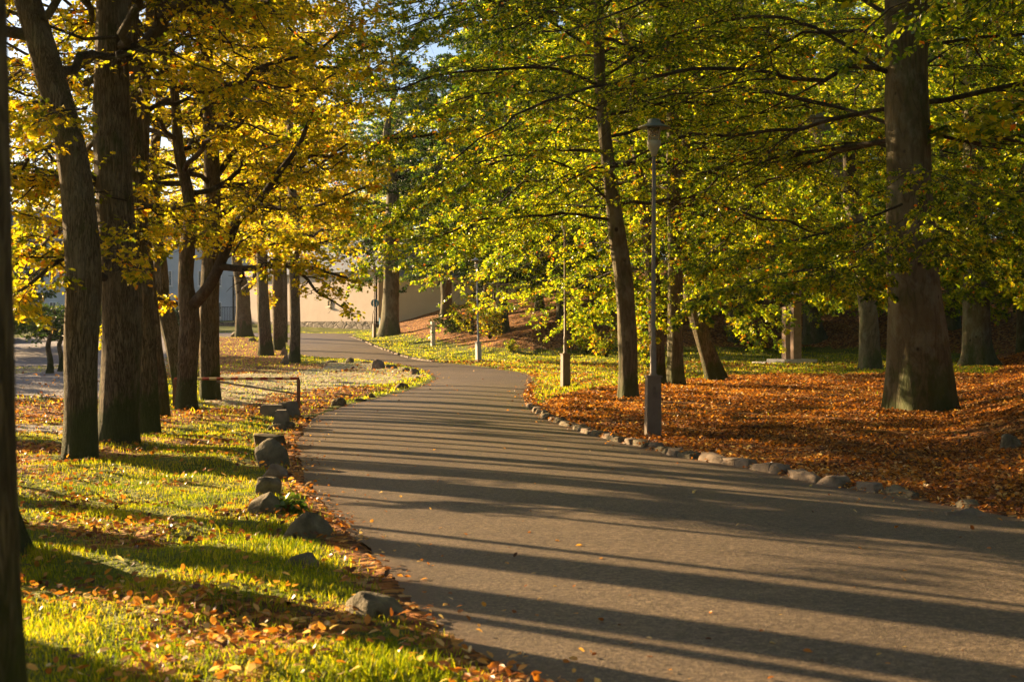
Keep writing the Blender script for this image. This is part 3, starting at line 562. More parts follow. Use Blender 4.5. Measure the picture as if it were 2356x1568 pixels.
px_tree('beech_tree', 'winding dark beech trunk between the second lamp post and the nearest one', (1446, 924, 52), [(1446, 880, 44), (1444, 820, 42), (1441, 740, 43), (1434, 640, 42), (1420, 540, 38), (1408, 440, 33), (1398, 360, 30), (1385, 240, 27), (1378, 120, 24), (1380, 0, 22)],
  Hh=15, zb=3.6, ll=6.0, nlimb=44, ns=16, ntw=10, nl=27, ls=0.07, shape='hex', K=110, m=32, flare=0.14, seed=32,
  custom=[dict(p=[(1410, 470, 29.5), (1300, 380, 28.5), (1150, 360, 27.5), (1000, 430, 27), (900, 520, 27)], r=0.07), dict(p=[(1390, 260, 29.5), (1250, 210, 28), (1050, 230, 27), (880, 330, 26.5)], r=0.07), dict(p=[(1385, 130, 29.5), (1200, 20, 28), (1000, 40, 27), (820, 120, 26)], r=0.08),
          dict(p=[(1420, 620, 29.8), (1370, 640, 33), (1290, 680, 37), (1210, 700, 39)], r=0.03), dict(p=[(1430, 600, 30), (1400, 660, 33), (1350, 730, 37), (1320, 790, 39)], r=0.02, L=2.4), dict(p=[(1425, 560, 29.8), (1350, 560, 34), (1250, 590, 38), (1190, 620, 40)], r=0.03), dict(p=[(1440, 640, 29.8), (1490, 700, 31), (1500, 780, 32)], r=0.02, L=1.6), dict(p=[(1410, 480, 29.8), (1280, 470, 31), (1130, 480, 33), (1010, 500, 34)], r=0.04)], **BE)
px_tree('beech_tree', 'rough barked dark trunk standing directly behind the nearest lamp post', (1515, 892, 40), [(1514, 860, 34), (1510, 760, 34), (1502, 640, 33), (1488, 520, 32), (1474, 430, 28), (1462, 300, 22), (1455, 150, 20)],
  Hh=14, zb=4.5, ll=5.5, nlimb=34, ns=13, ntw=8, nl=27, ls=0.08, K=90, m=28, flare=0.15, seed=33, **{**BE, 'bark_m': M['oak_bark']})
px_tree('beech_tree', 'sunlit smooth tan trunk right of the nearest lamp post', (1557, 889, 46), [(1556, 870, 40), (1554, 780, 35), (1553, 700, 35), (1553, 560, 33), (1549, 400, 30), (1545, 200, 27)],
  Hh=15, zb=4.2, ll=6.2, nlimb=40, ns=14, ntw=9, nl=27, ls=0.08, K=90, m=28, flare=0.2, seed=34,
  custom=[dict(p=[(1555, 520, 37), (1640, 600, 36), (1700, 660, 35), (1730, 700, 35)], r=0.03), dict(p=[(1555, 560, 37), (1500, 640, 38), (1400, 700, 39), (1320, 740, 40)], r=0.03), dict(p=[(1555, 600, 37), (1640, 650, 38), (1700, 690, 39), (1760, 780, 40)], r=0.03), dict(p=[(1555, 480, 37), (1680, 520, 38), (1800, 600, 39), (1960, 640, 40)], r=0.04)], **BE)
px_tree('beech_tree', 'leaning dark trunk slanting up to the left behind the tan trunk', (1650, 877, 52), [(1643, 860, 42), (1622, 790, 38), (1600, 715, 35), (1580, 640, 32), (1566, 560, 28), (1556, 440, 24)],
  Hh=12, zb=4.5, ll=5.0, nlimb=30, ns=13, ntw=8, nl=20, ls=0.095, K=90, m=28, flare=0.2, seed=35, **{**BE, 'bark_m': M['oak_bark']})
px_tree('beech_tree', 'beech left of the massive trunk, its stem splitting and leaning far left up high', (2004, 853, 62), [(2002, 835, 50), (2000, 780, 44), (1997, 680, 43), (1985, 560, 44), (1950, 420, 46), (1905, 330, 48), (1840, 225, 47), (1765, 110, 44), (1700, -20, 40)],
  Hh=15, zb=3.6, ll=7.0, nlimb=46, ns=15, ntw=9, nl=26, ls=0.085, K=90, m=28, flare=0.15, seed=36,
  custom=[dict(p=[(1960, 450, 41), (1945, 300, 41), (1900, 220, 41), (1850, 90, 41)], r=0.22), dict(p=[(1860, 250, 41), (1740, 175, 40), (1600, 130, 39)], r=0.12), dict(p=[(1800, 170, 41), (1700, 50, 40), (1560, 30, 39)], r=0.10)], **BE)
px_tree('beech_tree', 'broad trunk with spreading roots at the upper right of the leaf slope', (2248, 842, 80), [(2247, 800, 62), (2246, 700, 58), (2244, 560, 52), (2240, 400, 46), (2236, 200, 42)],
  Hh=16, zb=4.5, ll=6.5, nlimb=42, ns=14, ntw=9, nl=27, ls=0.08, K=90, m=28, flare=0.3, seed=37, **BE)
wtree('beech_tree', 'beech just outside the right edge whose leafy sprays hang in the upper right corner', 8.6, 17.0, 0.33, lean=(0.4, 0.2), Hh=15, zb=3.8, ll=5.2, nlimb=40, ns=14, ntw=9, nl=20, ls=0.075, shape='hex', seed=38, K=80, m=24, **BE)
FB = dict(typ='beech', bark_m=M['beech_bark'], leaf_m=M['beech_leaf'], tb=0.38, tv=0.18, ldroop=0.34, droop=0.16, el=(5, 40), ls=0.15, ns=12, ntw=8, nl=16, nlimb=40, twigs=False, K=40, m=16)
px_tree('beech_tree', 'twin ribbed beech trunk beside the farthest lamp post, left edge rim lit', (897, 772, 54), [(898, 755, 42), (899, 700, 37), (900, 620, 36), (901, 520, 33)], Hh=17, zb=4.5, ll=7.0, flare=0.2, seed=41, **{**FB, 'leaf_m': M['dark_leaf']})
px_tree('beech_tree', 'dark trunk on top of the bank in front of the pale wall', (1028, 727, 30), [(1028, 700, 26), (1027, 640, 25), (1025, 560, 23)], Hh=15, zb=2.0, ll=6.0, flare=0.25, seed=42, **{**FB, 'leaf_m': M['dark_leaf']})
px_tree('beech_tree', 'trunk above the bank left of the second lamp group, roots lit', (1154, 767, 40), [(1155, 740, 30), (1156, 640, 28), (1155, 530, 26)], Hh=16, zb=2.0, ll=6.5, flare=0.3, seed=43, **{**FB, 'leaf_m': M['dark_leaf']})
px_tree('beech_tree', 'pale grey trunk in shade between the massive beech and the rooted trunk', (2193, 757, 36), [(2193, 720, 30), (2192, 600, 28), (2190, 450, 26)], Hh=15, zb=5, ll=6.0, flare=0.3, seed=44, **FB)
px_tree('beech_tree', 'pale shaded trunk close behind the carved pillars', (1872, 784, 50), [(1868, 760, 42), (1866, 680, 36), (1866, 560, 34), (1862, 400, 30)], Hh=16, zb=5, ll=6.5, flare=0.3, seed=45, **FB)
proto = px_tree('beech_tree', 'slim dark tree deep in the wood on the leaf covered hillside', (1290, 735, 18), [(1290, 700, 16), (1291, 600, 15), (1290, 500, 14)], Hh=16, zb=1.8, ll=6.0, flare=0.3, seed=46, group='slim trees deep in the hillside wood', **FB)
proto2 = px_tree('beech_tree', 'slim dark tree deep in the wood on the leaf covered hillside', (1700, 760, 18), [(1700, 700, 16), (1703, 600, 15), (1700, 500, 14)], Hh=15, zb=1.4, ll=6.0, flare=0.3, seed=47, group='slim trees deep in the hillside wood', **{**FB, 'tb': 0.5})
deep = [(27, 70), (12, 92), (6, 106), (28, 84), (16, 57), (5, 73), (11, 71), (1.5, 79), (17, 68), (21.5, 60), (8, 79), (23, 52), (13.5, 78), (-1.5, 84), (22, 58), (26, 48), (19, 78), (10, 76), (4, 82), (-1, 92), (15, 88), (24, 92), (30, 70), (34, 58), (9, 96), (2, 102), (18, 104), (30, 100), (-5, 104), (38, 80), (40, 100), (21, 42), (26, 36), (17, 31), (12.5, 22), (21, 25), (6, 88), (13, 112), (26, 114), (-2, 118), (36, 118), (-9, 120), (-13, 132), (5, 128), (24, 66), (46, 66)]
for k, (x, y) in enumerate(deep):
    copy_thing(proto if k % 2 else proto2, (x, y, float(H(x, y)) - 0.05), k * 1.7, 0.9 + 0.35 * ((k * 7) % 5) / 4)
for k, (x, y, sc_) in enumerate([(7.5, -5, 1.0), (2.5, -9, 1.1), (-4.5, -7, 1.0), (12.5, 4.5, 1.1), (14, -4, 1.1), (9, -12, 1.1), (-10, -4, 1.0), (-12, 5, 0.9), (13.5, 13, 1.0), (18, 8, 1.1), (18.5, 20, 1.1), (-2, -15, 1.1)]):  # unseen trees added around the camera to cut the sky fill
    copy_thing(proto if k % 2 else proto2, (x, y, float(H(x, y)) - 0.05), k * 1.3, sc_, label='wood tree added outside the picture to block sky light', group='added sky blocking trees around the camera')
ht = wtree('lot_shade_tree', 'low clipped tree added outside the left edge to shade the lot', -26, 62, 0.14, th=2.5, Hh=5.6, zb=0.8, ll=2.3, nlimb=30, seed=61, ls=0.2, ns=9, ntw=6, nl=10, typ='oak', bark_m=M['oak_bark'], leaf_m=M['dark_leaf'], tb=0.5, tv=0.2, twigs=False, K=40, m=12, prof=0.2, group='clipped trees beside the lot')  # row added left of the lot to keep low sun off it
for k, (x, y) in enumerate([(-27, 59), (-27.8, 56), (-28.6, 53), (-29.4, 50), (-30, 47), (-30.5, 44), (-31, 41), (-31, 38), (-30.5, 35), (-25, 65), (-24.6, 68), (-26, 72), (-28, 76)]):
    copy_thing(ht, (x, y, float(H(x, y))), k * 1.9, 1.0)
lproto = wtree('oak_tree', 'distant golden oak closing the view between the left trunks', -24, 168, 0.4, Hh=17, zb=4.0, ll=7.2, nlimb=32, seed=51, ls=0.19, ns=10, ntw=7, nl=11, typ='oak', bark_m=M['oak_bark'], leaf_m=M['oak_leaf'], tb=0.5, tv=0.2, twigs=False, K=40, m=16, group='distant golden oaks behind the left trunks')
for k, (x, y) in enumerate([(-35, 170), (-44, 165), (-14, 170), (-54, 169), (-64, 166), (-74, 171), (-29, 182), (-48, 183), (-8, 176)]):
    copy_thing(lproto, (x, y, float(H(x, y)) - 0.05), k * 2.1 + 1, 0.85 + 0.35 * ((k * 3) % 4) / 3)

exec_rest = True
# ------------------------------------------------------------------ fallen leaves and grass
def scatter_leaves(name, n, xr, yr, dens, ls, label=None, z0=0.012, tilt=0.45, yb=1.0, tb=0.5):
    y = yr[0] + (yr[1] - yr[0]) * rng.uniform(0, 1, n) ** yb; hw = 0.40 * y + 0.7
    x = np.clip(rng.uniform(-1, 1, n) * hw, xr[0], xr[1]); x = np.where((x <= xr[0]) | (x >= xr[1]), np.nan, x)
    k = ~np.isnan(x); x, y = x[k], y[k]
    k = rng.uniform(0, 1, len(x)) < dens(x, y); x, y = x[k], y[k]
    z = HB(x, y) + z0 + rng.uniform(0, 0.02, len(x)); N = len(x)
    a = rng.uniform(0, 2 * pi, N); ax = np.c_[np.cos(a), np.sin(a), rng.normal(0, tilt, N)]; nm = np.c_[rng.normal(0, tilt, (N, 2)), np.ones(N)]
    sz = ls * rng.uniform(0.55, 1.25, N) * (1 + sstep(18, 60, y) * 1.3)
    t = np.clip(tb + rng.normal(0, 0.28, N) + 0.16 * vn(x, y, 1.5, 5) + 0.12 * vn(x, y, 0.4, 3), 0, 1); k = rng.uniform(0, 1, N) < np.clip(0.72 + 0.6 * vn(x, y, 0.8, 7), 0.08, 1); x, y, z, ax, nm, sz, t = x[k], y[k], z[k], ax[k], nm[k], sz[k], t[k]
    mb = MB(); S = SHAPES['hex'].copy(); leaves(mb, np.c_[x, y, z], ax, nm, sz, 'hex', t)
    o = mb.obj(name, M['litter_leaf'], tint=True); tag(o, kind='stuff'); return o
def d_right(x, y):
    l, _, _ = zones(x, y); on = inside(x, y, ROADPOLY); return np.where(on, 0, np.clip(l + 0.08, 0, 1)) * (x > -6) * np.where((x < 0) & (y < 45), 0, 1)
scatter_leaves('fallen_leaves', 600000, (-12, 40), (7.5, 60), d_right, 0.050, yb=1.15, tb=0.40)
def d_left(x, y):
    l, _, _ = zones(x, y); on = inside(x, y, ROADPOLY); return np.where(on, 0, np.clip(l * 0.9 + 0.05, 0, 1)) * (y < 45) * (x < 2.6) * (x < y)
scatter_leaves('fallen_leaves', 120000, (-30, 2.6), (4.8, 45), d_left, 0.058, z0=0.03, yb=1.2, tb=0.42)
def d_road(x, y):
    on = inside(x, y, ROADPOLY); d = np.minimum(pdist(x, y, REDGE), pdist(x, y, REDGE_R)); return np.where(on, np.exp(-d / 0.14) * 0.8 + 0.018 + 0.03 * np.exp(-d / 0.8), 0)
scatter_leaves('fallen_leaves', 60000, (-8, 9), (5, 48), d_road, 0.042, z0=0.0, yb=1.3, tb=0.6)
def grass(name, n, yr, dens, hgt, wid, mat='grass_blade', yb=1.5, xr=(-60, 60), lean=0.45, clump=0.0):
    y = yr[0] + (yr[1] - yr[0]) * rng.uniform(0, 1, n) ** yb; x = rng.uniform(-1, 1, n) * (0.40 * y + 0.6); k = (x > xr[0]) & (x < xr[1]); x, y = x[k], y[k]
    k = rng.uniform(0, 1, len(x)) < dens(x, y); x, y = x[k], y[k]; N = len(x); z = HB(x, y) - 0.01
    a = rng.uniform(0, 2 * pi, N); b = rng.uniform(0, 2 * pi, N)
    h = hgt * rng.uniform(0.35, 1.2, N) * (0.8 + 0.45 * vn(x, y, 0.35, 2)).clip(0.35, 1.5); w_ = wid * (1 + sstep(10, 50, y) * 3.0)
    d = np.c_[np.cos(a), np.sin(a), np.zeros(N)]; l = np.c_[np.cos(b), np.sin(b), np.zeros(N)] * (lean * h * rng.uniform(0.2, 1.3, N))[:, None]
    P0 = np.c_[x, y, z]; hw = (w_ / 2)[:, None] if np.ndim(w_) else w_ / 2
    P1 = P0 + l * 0.35 + np.c_[np.zeros((N, 2)), h * 0.6]; P2 = P0 + l + np.c_[np.zeros((N, 2)), h]
    V = np.stack([P0 - d * hw, P0 + d * hw, P1 + d * hw * 0.8, P2, P1 - d * hw * 0.8], 1)
    t = np.clip(0.5 + rng.normal(0, 0.2, N) + 0.22 * vn(x, y, 0.7, 6), 0, 1)
    mb = MB(); mb.add(V.reshape(-1, 3), np.arange(N * 5).reshape(N, 5), t); o = mb.obj(name, M[mat], tint=True); tag(o, kind='stuff'); return o
def g_left(x, y):
    l, f_, g_ = zones(x, y); on = inside(x, y, ROADPOLY); d = pdist(x, y, REDGE)
    return np.where(on, 0, np.clip(1.0 - 0.95 * np.clip(l, 0, 1) - f_ - g_, 0.0, 1)) * (x < 1.5) * sstep(0.0, 0.35, d)
grass('grass', 400000, (4.6, 24), g_left, 0.062, 0.0055, yb=1.5, xr=(-20, 2))
def g_mid(x, y):
    l, f_, g_ = zones(x, y); on = inside(x, y, ROADPOLY); d = np.minimum(pdist(x, y, REDGE), pdist(x, y, REDGE_R))
    return np.where(on, 0, np.clip(1.0 - 1.05 * np.clip(l, 0, 1) - f_ * 1.2 - g_ * 1.2, 0.0, 1)) * sstep(0.0, 0.4, d)
grass('grass', 240000, (24, 95), g_mid, 0.085, 0.010, yb=1.1, xr=(-30, 30))
def g_frost(x, y):
    _, f_, _ = zones(x, y); return np.where(inside(x, y, ROADPOLY), 0, f_)
grass('grass', 120000, (26, 90), g_frost, 0.05, 0.010, 'frost_blade', yb=1.1)

# ------------------------------------------------------------------ stones
_ico = {}
def rock_mesh(name, size, seed, mat, flat=0.35, sub=3, cut=5, peak=None):
    bm = bmesh.new(); bmesh.ops.create_icosphere(bm, subdivisions=sub + 1, radius=1.0); v = np.array([q.co[:] for q in bm.verts]); f = np.array([[p.index for p in q.verts] for q in bm.faces]); bm.free()
    r = np.random.default_rng(seed)
    v = np.sign(v) * np.abs(v) ** (0.32 if cut == 12 else 0.6 if cut >= 7 else 0.8)
    for k in range(5 if cut == 12 else cut + 3):
        n = nrm(r.normal(0, 1, 3)); n[2] *= 0.6; n = nrm(n); d = r.uniform(0.8, 1.1) if cut == 12 else r.uniform(0.5, 0.85); q = v @ n; o = np.maximum(q - d, 0); v = v - o[:, None] * n * 0.9
    ph = r.uniform(0, 6, 12)
    ns = 0.07 * np.sin(3 * v[:, 0] + ph[0] + 2 * v[:, 1]) * np.sin(3 * v[:, 1] + ph[1]) + 0.05 * np.sin(5.3 * v[:, 2] + ph[2]) * np.sin(4.7 * v[:, 0] + ph[3]) + 0.02 * np.sin(11 * v[:, 1] + ph[4]) * np.sin(12 * v[:, 2] + ph[5]) + 0.012 * np.sin(21 * v[:, 0] + ph[6]) * np.sin(19 * v[:, 2] + ph[7])
    if cut == 12: ns = ns * 1.6 + 0.03 * np.sin(14 * v[:, 0] + ph[8]) * np.sin(13 * v[:, 1] + ph[9])
    v = v * (1 + ns)[:, None]
    if peak is not None:
        zz = (v[:, 2] + 1) / 2; v[:, 0] = v[:, 0] * (1 - 0.42 * zz.clip(0, 1)) + peak * zz * 0.8; v[:, 1] *= (1 - 0.3 * zz.clip(0, 1))
    zz = (v[:, 2] + 1) / 2; kx = 1.12 - 0.30 * zz; v[:, 0] *= kx; v[:, 1] *= kx
    v = v * (np.array(size) / 2); v[:, 2] += size[2] / 2
    mb = MB(); mb.add(v, f); return mb
def stone(label, px, py, wpx, hpx, seed, mat='rock', peak=None, cut=5, dyr=0.8, rz=None, name='boulder', group=None, sink=0.45, cat='stone'):
    g = G(px, py); D = g[1]; w_ = (1.12 if peak is None else 1.42) * wpx / F * D; h = hpx / F * D; s = h * sink
    mb = rock_mesh(name, (w_, w_ * dyr, h + s), seed, mat, cut=cut, peak=peak)
    o = mb.obj(name, M[mat], loc=(g[0], g[1] + w_ * dyr * 0.3, g[2] - s), smooth=True); o.rotation_euler = (0, 0, rz if rz is not None else 0); tag(o, label, cat, group); return o
stone('large low dark boulder at the bottom of the picture, nearest to the camera', 845, 1442, 150, 82, 1, peak=0.18, dyr=0.7)
stone('low rounded boulder half sunk in grass, second from the camera', 696, 1322, 96, 46, 2, cut=7)
stone('pointed wedge shaped boulder leaning right beside the road edge', 700, 1250, 100, 74, 3, peak=0.35, dyr=0.6)
stone('slanting rough boulder touching the squared boulder', 594, 1192, 96, 60, 4, peak=0.15, dyr=0.7)
stone('squared green grey boulder with a flat top', 614, 1146, 84, 46, 5, cut=9)
stone('small rounded reddish boulder between the squared boulder and the biggest one', 628, 1108, 64, 38, 6, mat='rock_pale', cut=3)
stone('biggest egg shaped boulder of the roadside row', 616, 1082, 86, 68, 7, cut=4)
stone('dark blocky boulder with a layered flat top behind the biggest boulder', 615, 1034, 84, 46, 8, cut=9)
stone('small mossy boulder in front of the concrete blocks', 637, 995, 42, 20, 9, cut=5)
stone('flat slab like stone lying right of the concrete blocks', 662, 990, 38, 20, 10, cut=8)
stone('round stone alone on the lit grass verge past the barrier', 779, 938, 34, 24, 11, cut=3)
stone('long low stone on the verge just beyond the round one', 828, 926, 36, 9, 12, cut=4)
stone('small dark stone on the verge right of the long low one', 856, 918, 22, 14, 13)
stone('dome shaped stone on the grass tip before the bend', 927, 896, 32, 16, 14, cut=3)
stone('peaked stone on the grass tip, nearest the bend', 959, 878, 26, 12, 15, peak=0.1)
stone('pale angular stone behind the peaked one on the grass tip', 953, 865, 26, 18, 16, mat='rock_pale')
stone('dark low stone on the inner curve of the bend', 936, 856, 24, 11, 17)
stone('largest jagged stone on the far verge with white markings', 872, 850, 34, 24, 18, mat='rock_pale', cut=7)
stone('low mossy stone leaning on the jagged stone', 896, 850, 34, 12, 19)
stone('flat buried stone left of the jagged stone', 840, 838, 26, 7, 20)
stone('small domed stone on the far verge', 805, 836, 20, 13, 21, cut=3)
stone('low grey stone at the left end of the far verge', 763, 835, 24, 7, 22)
stone('pointed stone at the foot of the pale straight trunk', 655, 842, 20, 26, 23, peak=0.15)
stone('blocky upright stone between the far trunks', 652, 822, 18, 26, 24, mat='rock_pale')
stone('bright lit slab leaning on the pale straight trunk', 667, 832, 10, 22, 25, mat='stone_white', dyr=0.5)
stone('grey boulder lying right of the mossy footed far trunk', 582, 787, 22, 11, 26)
stone('dark round boulder lying left of the mossy footed far trunk', 539, 776, 26, 14, 27)
stone('low pale rock jutting from the leaf litter at the right end of the kerb', 2215, 1196, 110, 30, 28, mat='rock_pale', dyr=0.5)
stone('rough brown stump like rock at the right frame edge', 2330, 1045, 60, 50, 29, mat='rock', peak=0.1)
# concrete blocks
def trapblock(label, bx, by, wpx, hpx, topf, dep, rz, seed):
    g = G(bx, by); D = g[1]; w_ = wpx / F * D; h = hpx / F * D; bm = bmesh.new()
    vs = []
    for z_, k, kk in ((-0.06, 1.0, 1.0), (h, topf, 0.85)):
        for sx, sy in ((-1, -1), (1, -1), (1, 1), (-1, 1)): vs.append(bm.verts.new((sx * w_ / 2 * k, sy * dep / 2 * kk, z_)))
    for q in ((3, 2, 1, 0), (4, 5, 6, 7), (0, 1, 5, 4), (1, 2, 6, 5), (2, 3, 7, 6), (3, 0, 4, 7)): bm.faces.new([vs[i] for i in q])
    bmesh.ops.bevel(bm, geom=bm.edges[:], offset=0.012, segments=2, affect='EDGES'); bmesh.ops.subdivide_edges(bm, edges=bm.edges[:], cuts=2, use_grid_fill=True)
    me = bpy.data.meshes.new('concrete_block'); bm.to_mesh(me); bm.free(); me.materials.append(M['concrete']); o = bpy.data.objects.new('concrete_block', me); C.objects.link(o)
    o.location = (g[0], g[1] + dep / 2, g[2]); o.rotation_euler = (0, 0, rz); tag(o, label, 'concrete block'); return o
trapblock('wide sloping sided concrete block turned to the field by the barrier', 622, 970, 76, 38, 0.62, 0.35, 0.15, 1)
trapblock('dark concrete block with a faded yellow patch, right behind the narrow one', 658, 968, 44, 42, 0.5, 0.4, -0.5, 2)
trapblock('narrow upright concrete block standing in front of the wider ones', 644, 990, 46, 46, 0.55, 0.3, 0.1, 3)
# kerb stones along the right edge
kl = resample(np.c_[[p for p in zip(*[iter(sum(([float(a), float(b)] for a, b in R2), []))] * 2)], np.zeros(NR)], 3000)
kd = np.concatenate([[0], np.cumsum(np.linalg.norm(np.diff(kl[:, :2], axis=0), axis=1))])
s = 0.0; kk = 0; r = np.random.default_rng(5)
i0 = int(np.argmin(np.hypot(kl[:, 0] - G(2330, 1215)[0], kl[:, 1] - G(2330, 1215)[1]))); s = kd[i0]
send = kd[int(np.argmin(np.hypot(kl[:, 0] - G(800, 775)[0], kl[:, 1] - G(800, 775)[1])))]
while s < send:
    i = int(np.searchsorted(kd, s)); x, y = kl[i, :2]; x2, y2 = kl[min(i + 3, 2999), :2]; ang = math.atan2(y2 - y, x2 - x); D = y
    ln = (0.40 if D < 16 else 0.30 if D < 26 else 0.5) * r.uniform(0.7, 1.3)
    if 27.5 < D < 60 or (D < 12.5 and kk % 2): s += ln * 1.2; kk += 1; continue
    hgt = (0.046 if D < 20 else 0.042) * r.uniform(0.75, 1.35)
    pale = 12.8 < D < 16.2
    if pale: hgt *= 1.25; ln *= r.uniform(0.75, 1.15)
    mb = rock_mesh('kerb', (ln * 1.10, 0.19 * r.uniform(0.8, 1.2), hgt + 0.10), 100 + kk, None, cut=12, sub=2)
    nx, ny = -math.sin(ang), math.cos(ang)
    sgn = 1 if (np.dot([nx, ny], [1, 0]) > 0) else -1
    cx_, cy_ = x + nx * sgn * 0.07, y + ny * sgn * 0.07
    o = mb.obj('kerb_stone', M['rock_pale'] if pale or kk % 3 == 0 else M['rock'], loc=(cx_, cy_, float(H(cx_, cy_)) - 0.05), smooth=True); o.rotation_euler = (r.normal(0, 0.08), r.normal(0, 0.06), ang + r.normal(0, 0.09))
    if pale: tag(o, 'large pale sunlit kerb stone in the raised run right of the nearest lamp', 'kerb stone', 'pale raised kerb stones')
    elif D < 13: tag(o, 'low kerb stone sunk in leaves towards the right frame edge', 'kerb stone', 'sunken kerb stones at the right')
    elif D < 30: tag(o, 'small rough kerb stone of the row left of the nearest lamp', 'kerb stone', 'small rough kerb stones before the bend')
    else: tag(o, 'tiny kerb stone edging the far stretch of road', 'kerb stone', 'far kerb stones')
    s += ln * 1.03; kk += 1

# ------------------------------------------------------------------ lamp posts
def lamp(label, px, py, base_m, pole_m, near=False, rz=0.06, lean=0.0, boxw=0.205, hl=4.48):
    g = G(px, py); root = empty('street_lamp', g, label, 'street lamp', 'lamp posts along the road', rz)
    mb = MB(); add_box(mb, (0, 0, 0.41), (boxw, boxw, 0.88), 0, 0.92); b = mb.obj('base_box', base_m, root)
    mb = MB(); add_box(mb, (0, 0, 0.862), (boxw * 1.08, boxw * 1.08, 0.022)); mb.obj('cap_plate', base_m, root)
    if near:
        mb = MB()
        for (u, z_, rr) in [(0, 0.66, 0.034), (0.004, 0.615, 0.028), (0.0, 0.70, 0.018), (-0.014, 0.64, 0.014), (0.016, 0.65, 0.014)]:
            a = np.linspace(0, 2 * pi, 15); c = np.stack([u + rr * np.cos(a), np.full(15, -boxw * 0.49 + 0.0 * a), z_ + rr * 1.1 * np.sin(a)], 1)[None]
            tubes(mb, c, np.full((1, 15), 0.004), 5)
        mb.obj('crest', base_m, root, smooth=True)
    mb = MB(); add_lathe(mb, [(0.0, 0.873), (0.062, 0.873), (0.062, 0.885), (0.05, 0.893), (0.043, 0.91), (0.043, 1.28), (0.038, 1.30), (0.031, 1.31), (0.026, hl - 0.55), (0.0, hl - 0.55)]); pole = mb.obj('pole', pole_m, root, smooth=True)
    z = hl - 0.57; hm = M['lamp_cream'] if near else M['galv_pale']
    mb = MB(); add_lathe(mb, [(0.0, z), (0.038, z), (0.042, z + 0.05), (0.075, z + 0.10), (0.095, z + 0.16), (0.095, z + 0.22), (0.0, z + 0.22)]); hd = mb.obj('lamp_housing', hm, root, smooth=True)
    mb = MB(); add_lathe(mb, [(0.089, z + 0.22), (0.089, z + 0.40), (0.085, z + 0.40), (0.085, z + 0.22)]); mb.obj('lamp_glass', M['glass'], root, smooth=True)
    mb = MB(); 
    for k in range(5): add_lathe(mb, [(0.0, z + 0.25 + k * 0.026), (0.055, z + 0.25 + k * 0.026), (0.062, z + 0.262 + k * 0.026), (0.0, z + 0.268 + k * 0.026)], n=16)
    mb.obj('louvre', M['rust'] if near else M['galv'], root, smooth=True)
    for k in range(4):
        a = k * pi / 2 + 0.5; mb = MB(); u = np.linspace(0, 1, 8)[:, None]; c = np.array([cos(a) * 0.098, sin(a) * 0.098, z + 0.2]) * (1 - u) + np.array([cos(a) * 0.10, sin(a) * 0.10, z + 0.41]) * u
        c = c + np.array([cos(a), sin(a), 0]) * 0.05 * u ** 3; tubes(mb, c[None], np.full((1, 8), 0.005), 5); mb.obj('stay', hm, root, smooth=True)
    cm = M['lamp_green'] if near else M['galv_pale']
    mb = MB(); add_lathe(mb, [(0.0, z + 0.40), (0.10, z + 0.405), (0.225, z + 0.392), (0.232, z + 0.397), (0.22, z + 0.41), (0.12, z + 0.45), (0.09, z + 0.47), (0.085, z + 0.505), (0.075, z + 0.515), (0.0, z + 0.52)]); mb.obj('lamp_shade', cm, root, smooth=True)
    root.rotation_euler = (0, lean, rz); return root
lamp('nearest tall lamp post with a crest embossed on its square base box', 1502, 1008, M['post_box'], M['galv'], True, 0.10, 0.004, boxw=0.205)
lamp('lamp post left of the winding beech, lantern hidden in leaves', 1301, 893, M['post_box'], M['galv'], False, 0.3, -0.004)
lamp('grey lamp post on the grass corner at the outside of the bend', 1101, 833, M['galv_pale'], M['galv_pale'], False, 0.5, -0.022)
lamp('farthest lamp post, in front of the round blue sign', 861, 779, M['galv'], M['galv'], False, 0.6, 0.0)

# white marker post
g = G(996, 797); root = empty('marker_post', g, 'square stone marker post with a white sunlit face and dark ring on the slope', 'marker post', rz=0.45)
hp = 57 / F * g[1]
mb = MB(); add_box(mb, (0, 0, hp / 2 - 0.05), (0.20, 0.20, hp + 0.1)); mb.obj('shaft', M['stone_white'], root)
mb = MB(); add_box(mb, (-0.106, 0, hp * 0.62), (0.014, 0.19, hp * 0.17)); mb.obj('plate', M['stone_white'], root)
mb = MB(); a = np.linspace(0, 2 * pi, 17); c = np.stack([np.full(17, -0.104), 0.045 * np.cos(a), hp * 0.84 + 0.07 * np.sin(a)], 1)[None]; tubes(mb, c, np.full((1, 17), 0.014), 5); mb.obj('ring', M['dark'], root)

# barrier
b = G(687, 951); root = empty('barrier', b, 'low rusty barrier gate with faded red and cream striped bar across the field entrance', 'barrier')
D = b[1]; ph = (951 - 872) / F * D; xl = -(687 - 380) / F * (D + 1.2)
def bar(name, p, q, r_, mat, parent=root, n=10):
    mb = MB(); c = np.linspace(np.array(p, float), np.array(q, float), 6)[None]; tubes(mb, c, np.full((1, 6), r_), n); mb.add(*endcap(c[0][0], c[0][-1], r_, n)) if False else None; return mb.obj(name, mat, parent, smooth=True)
mb = MB(); add_box(mb, (0, 0, ph / 2 - 0.05), (0.055, 0.055, ph + 0.1)); mb.obj('post', M['rust'], root)
bar('diagonal_brace', (0, 0, ph - 0.27), (-1.5, 0.18, ph - 0.05), 0.016, M['galv'])
xe, ye = xl, 1.2; nseg = 17
for k in range(nseg):
    u0, u1 = k / nseg, (k + 1) / nseg; bar('bar_stripe', (xe * u0, ye * u0, ph + 0.01 - 0.05 * u0), (xe * u1, ye * u1, ph + 0.01 - 0.05 * u1), 0.027, M['red'] if k % 2 == 0 else M['cream'])
mb = MB(); add_box(mb, (xe, ye, ph / 2 - 0.05), (0.07, 0.07, ph)); mb.obj('post', M['rust'], root)

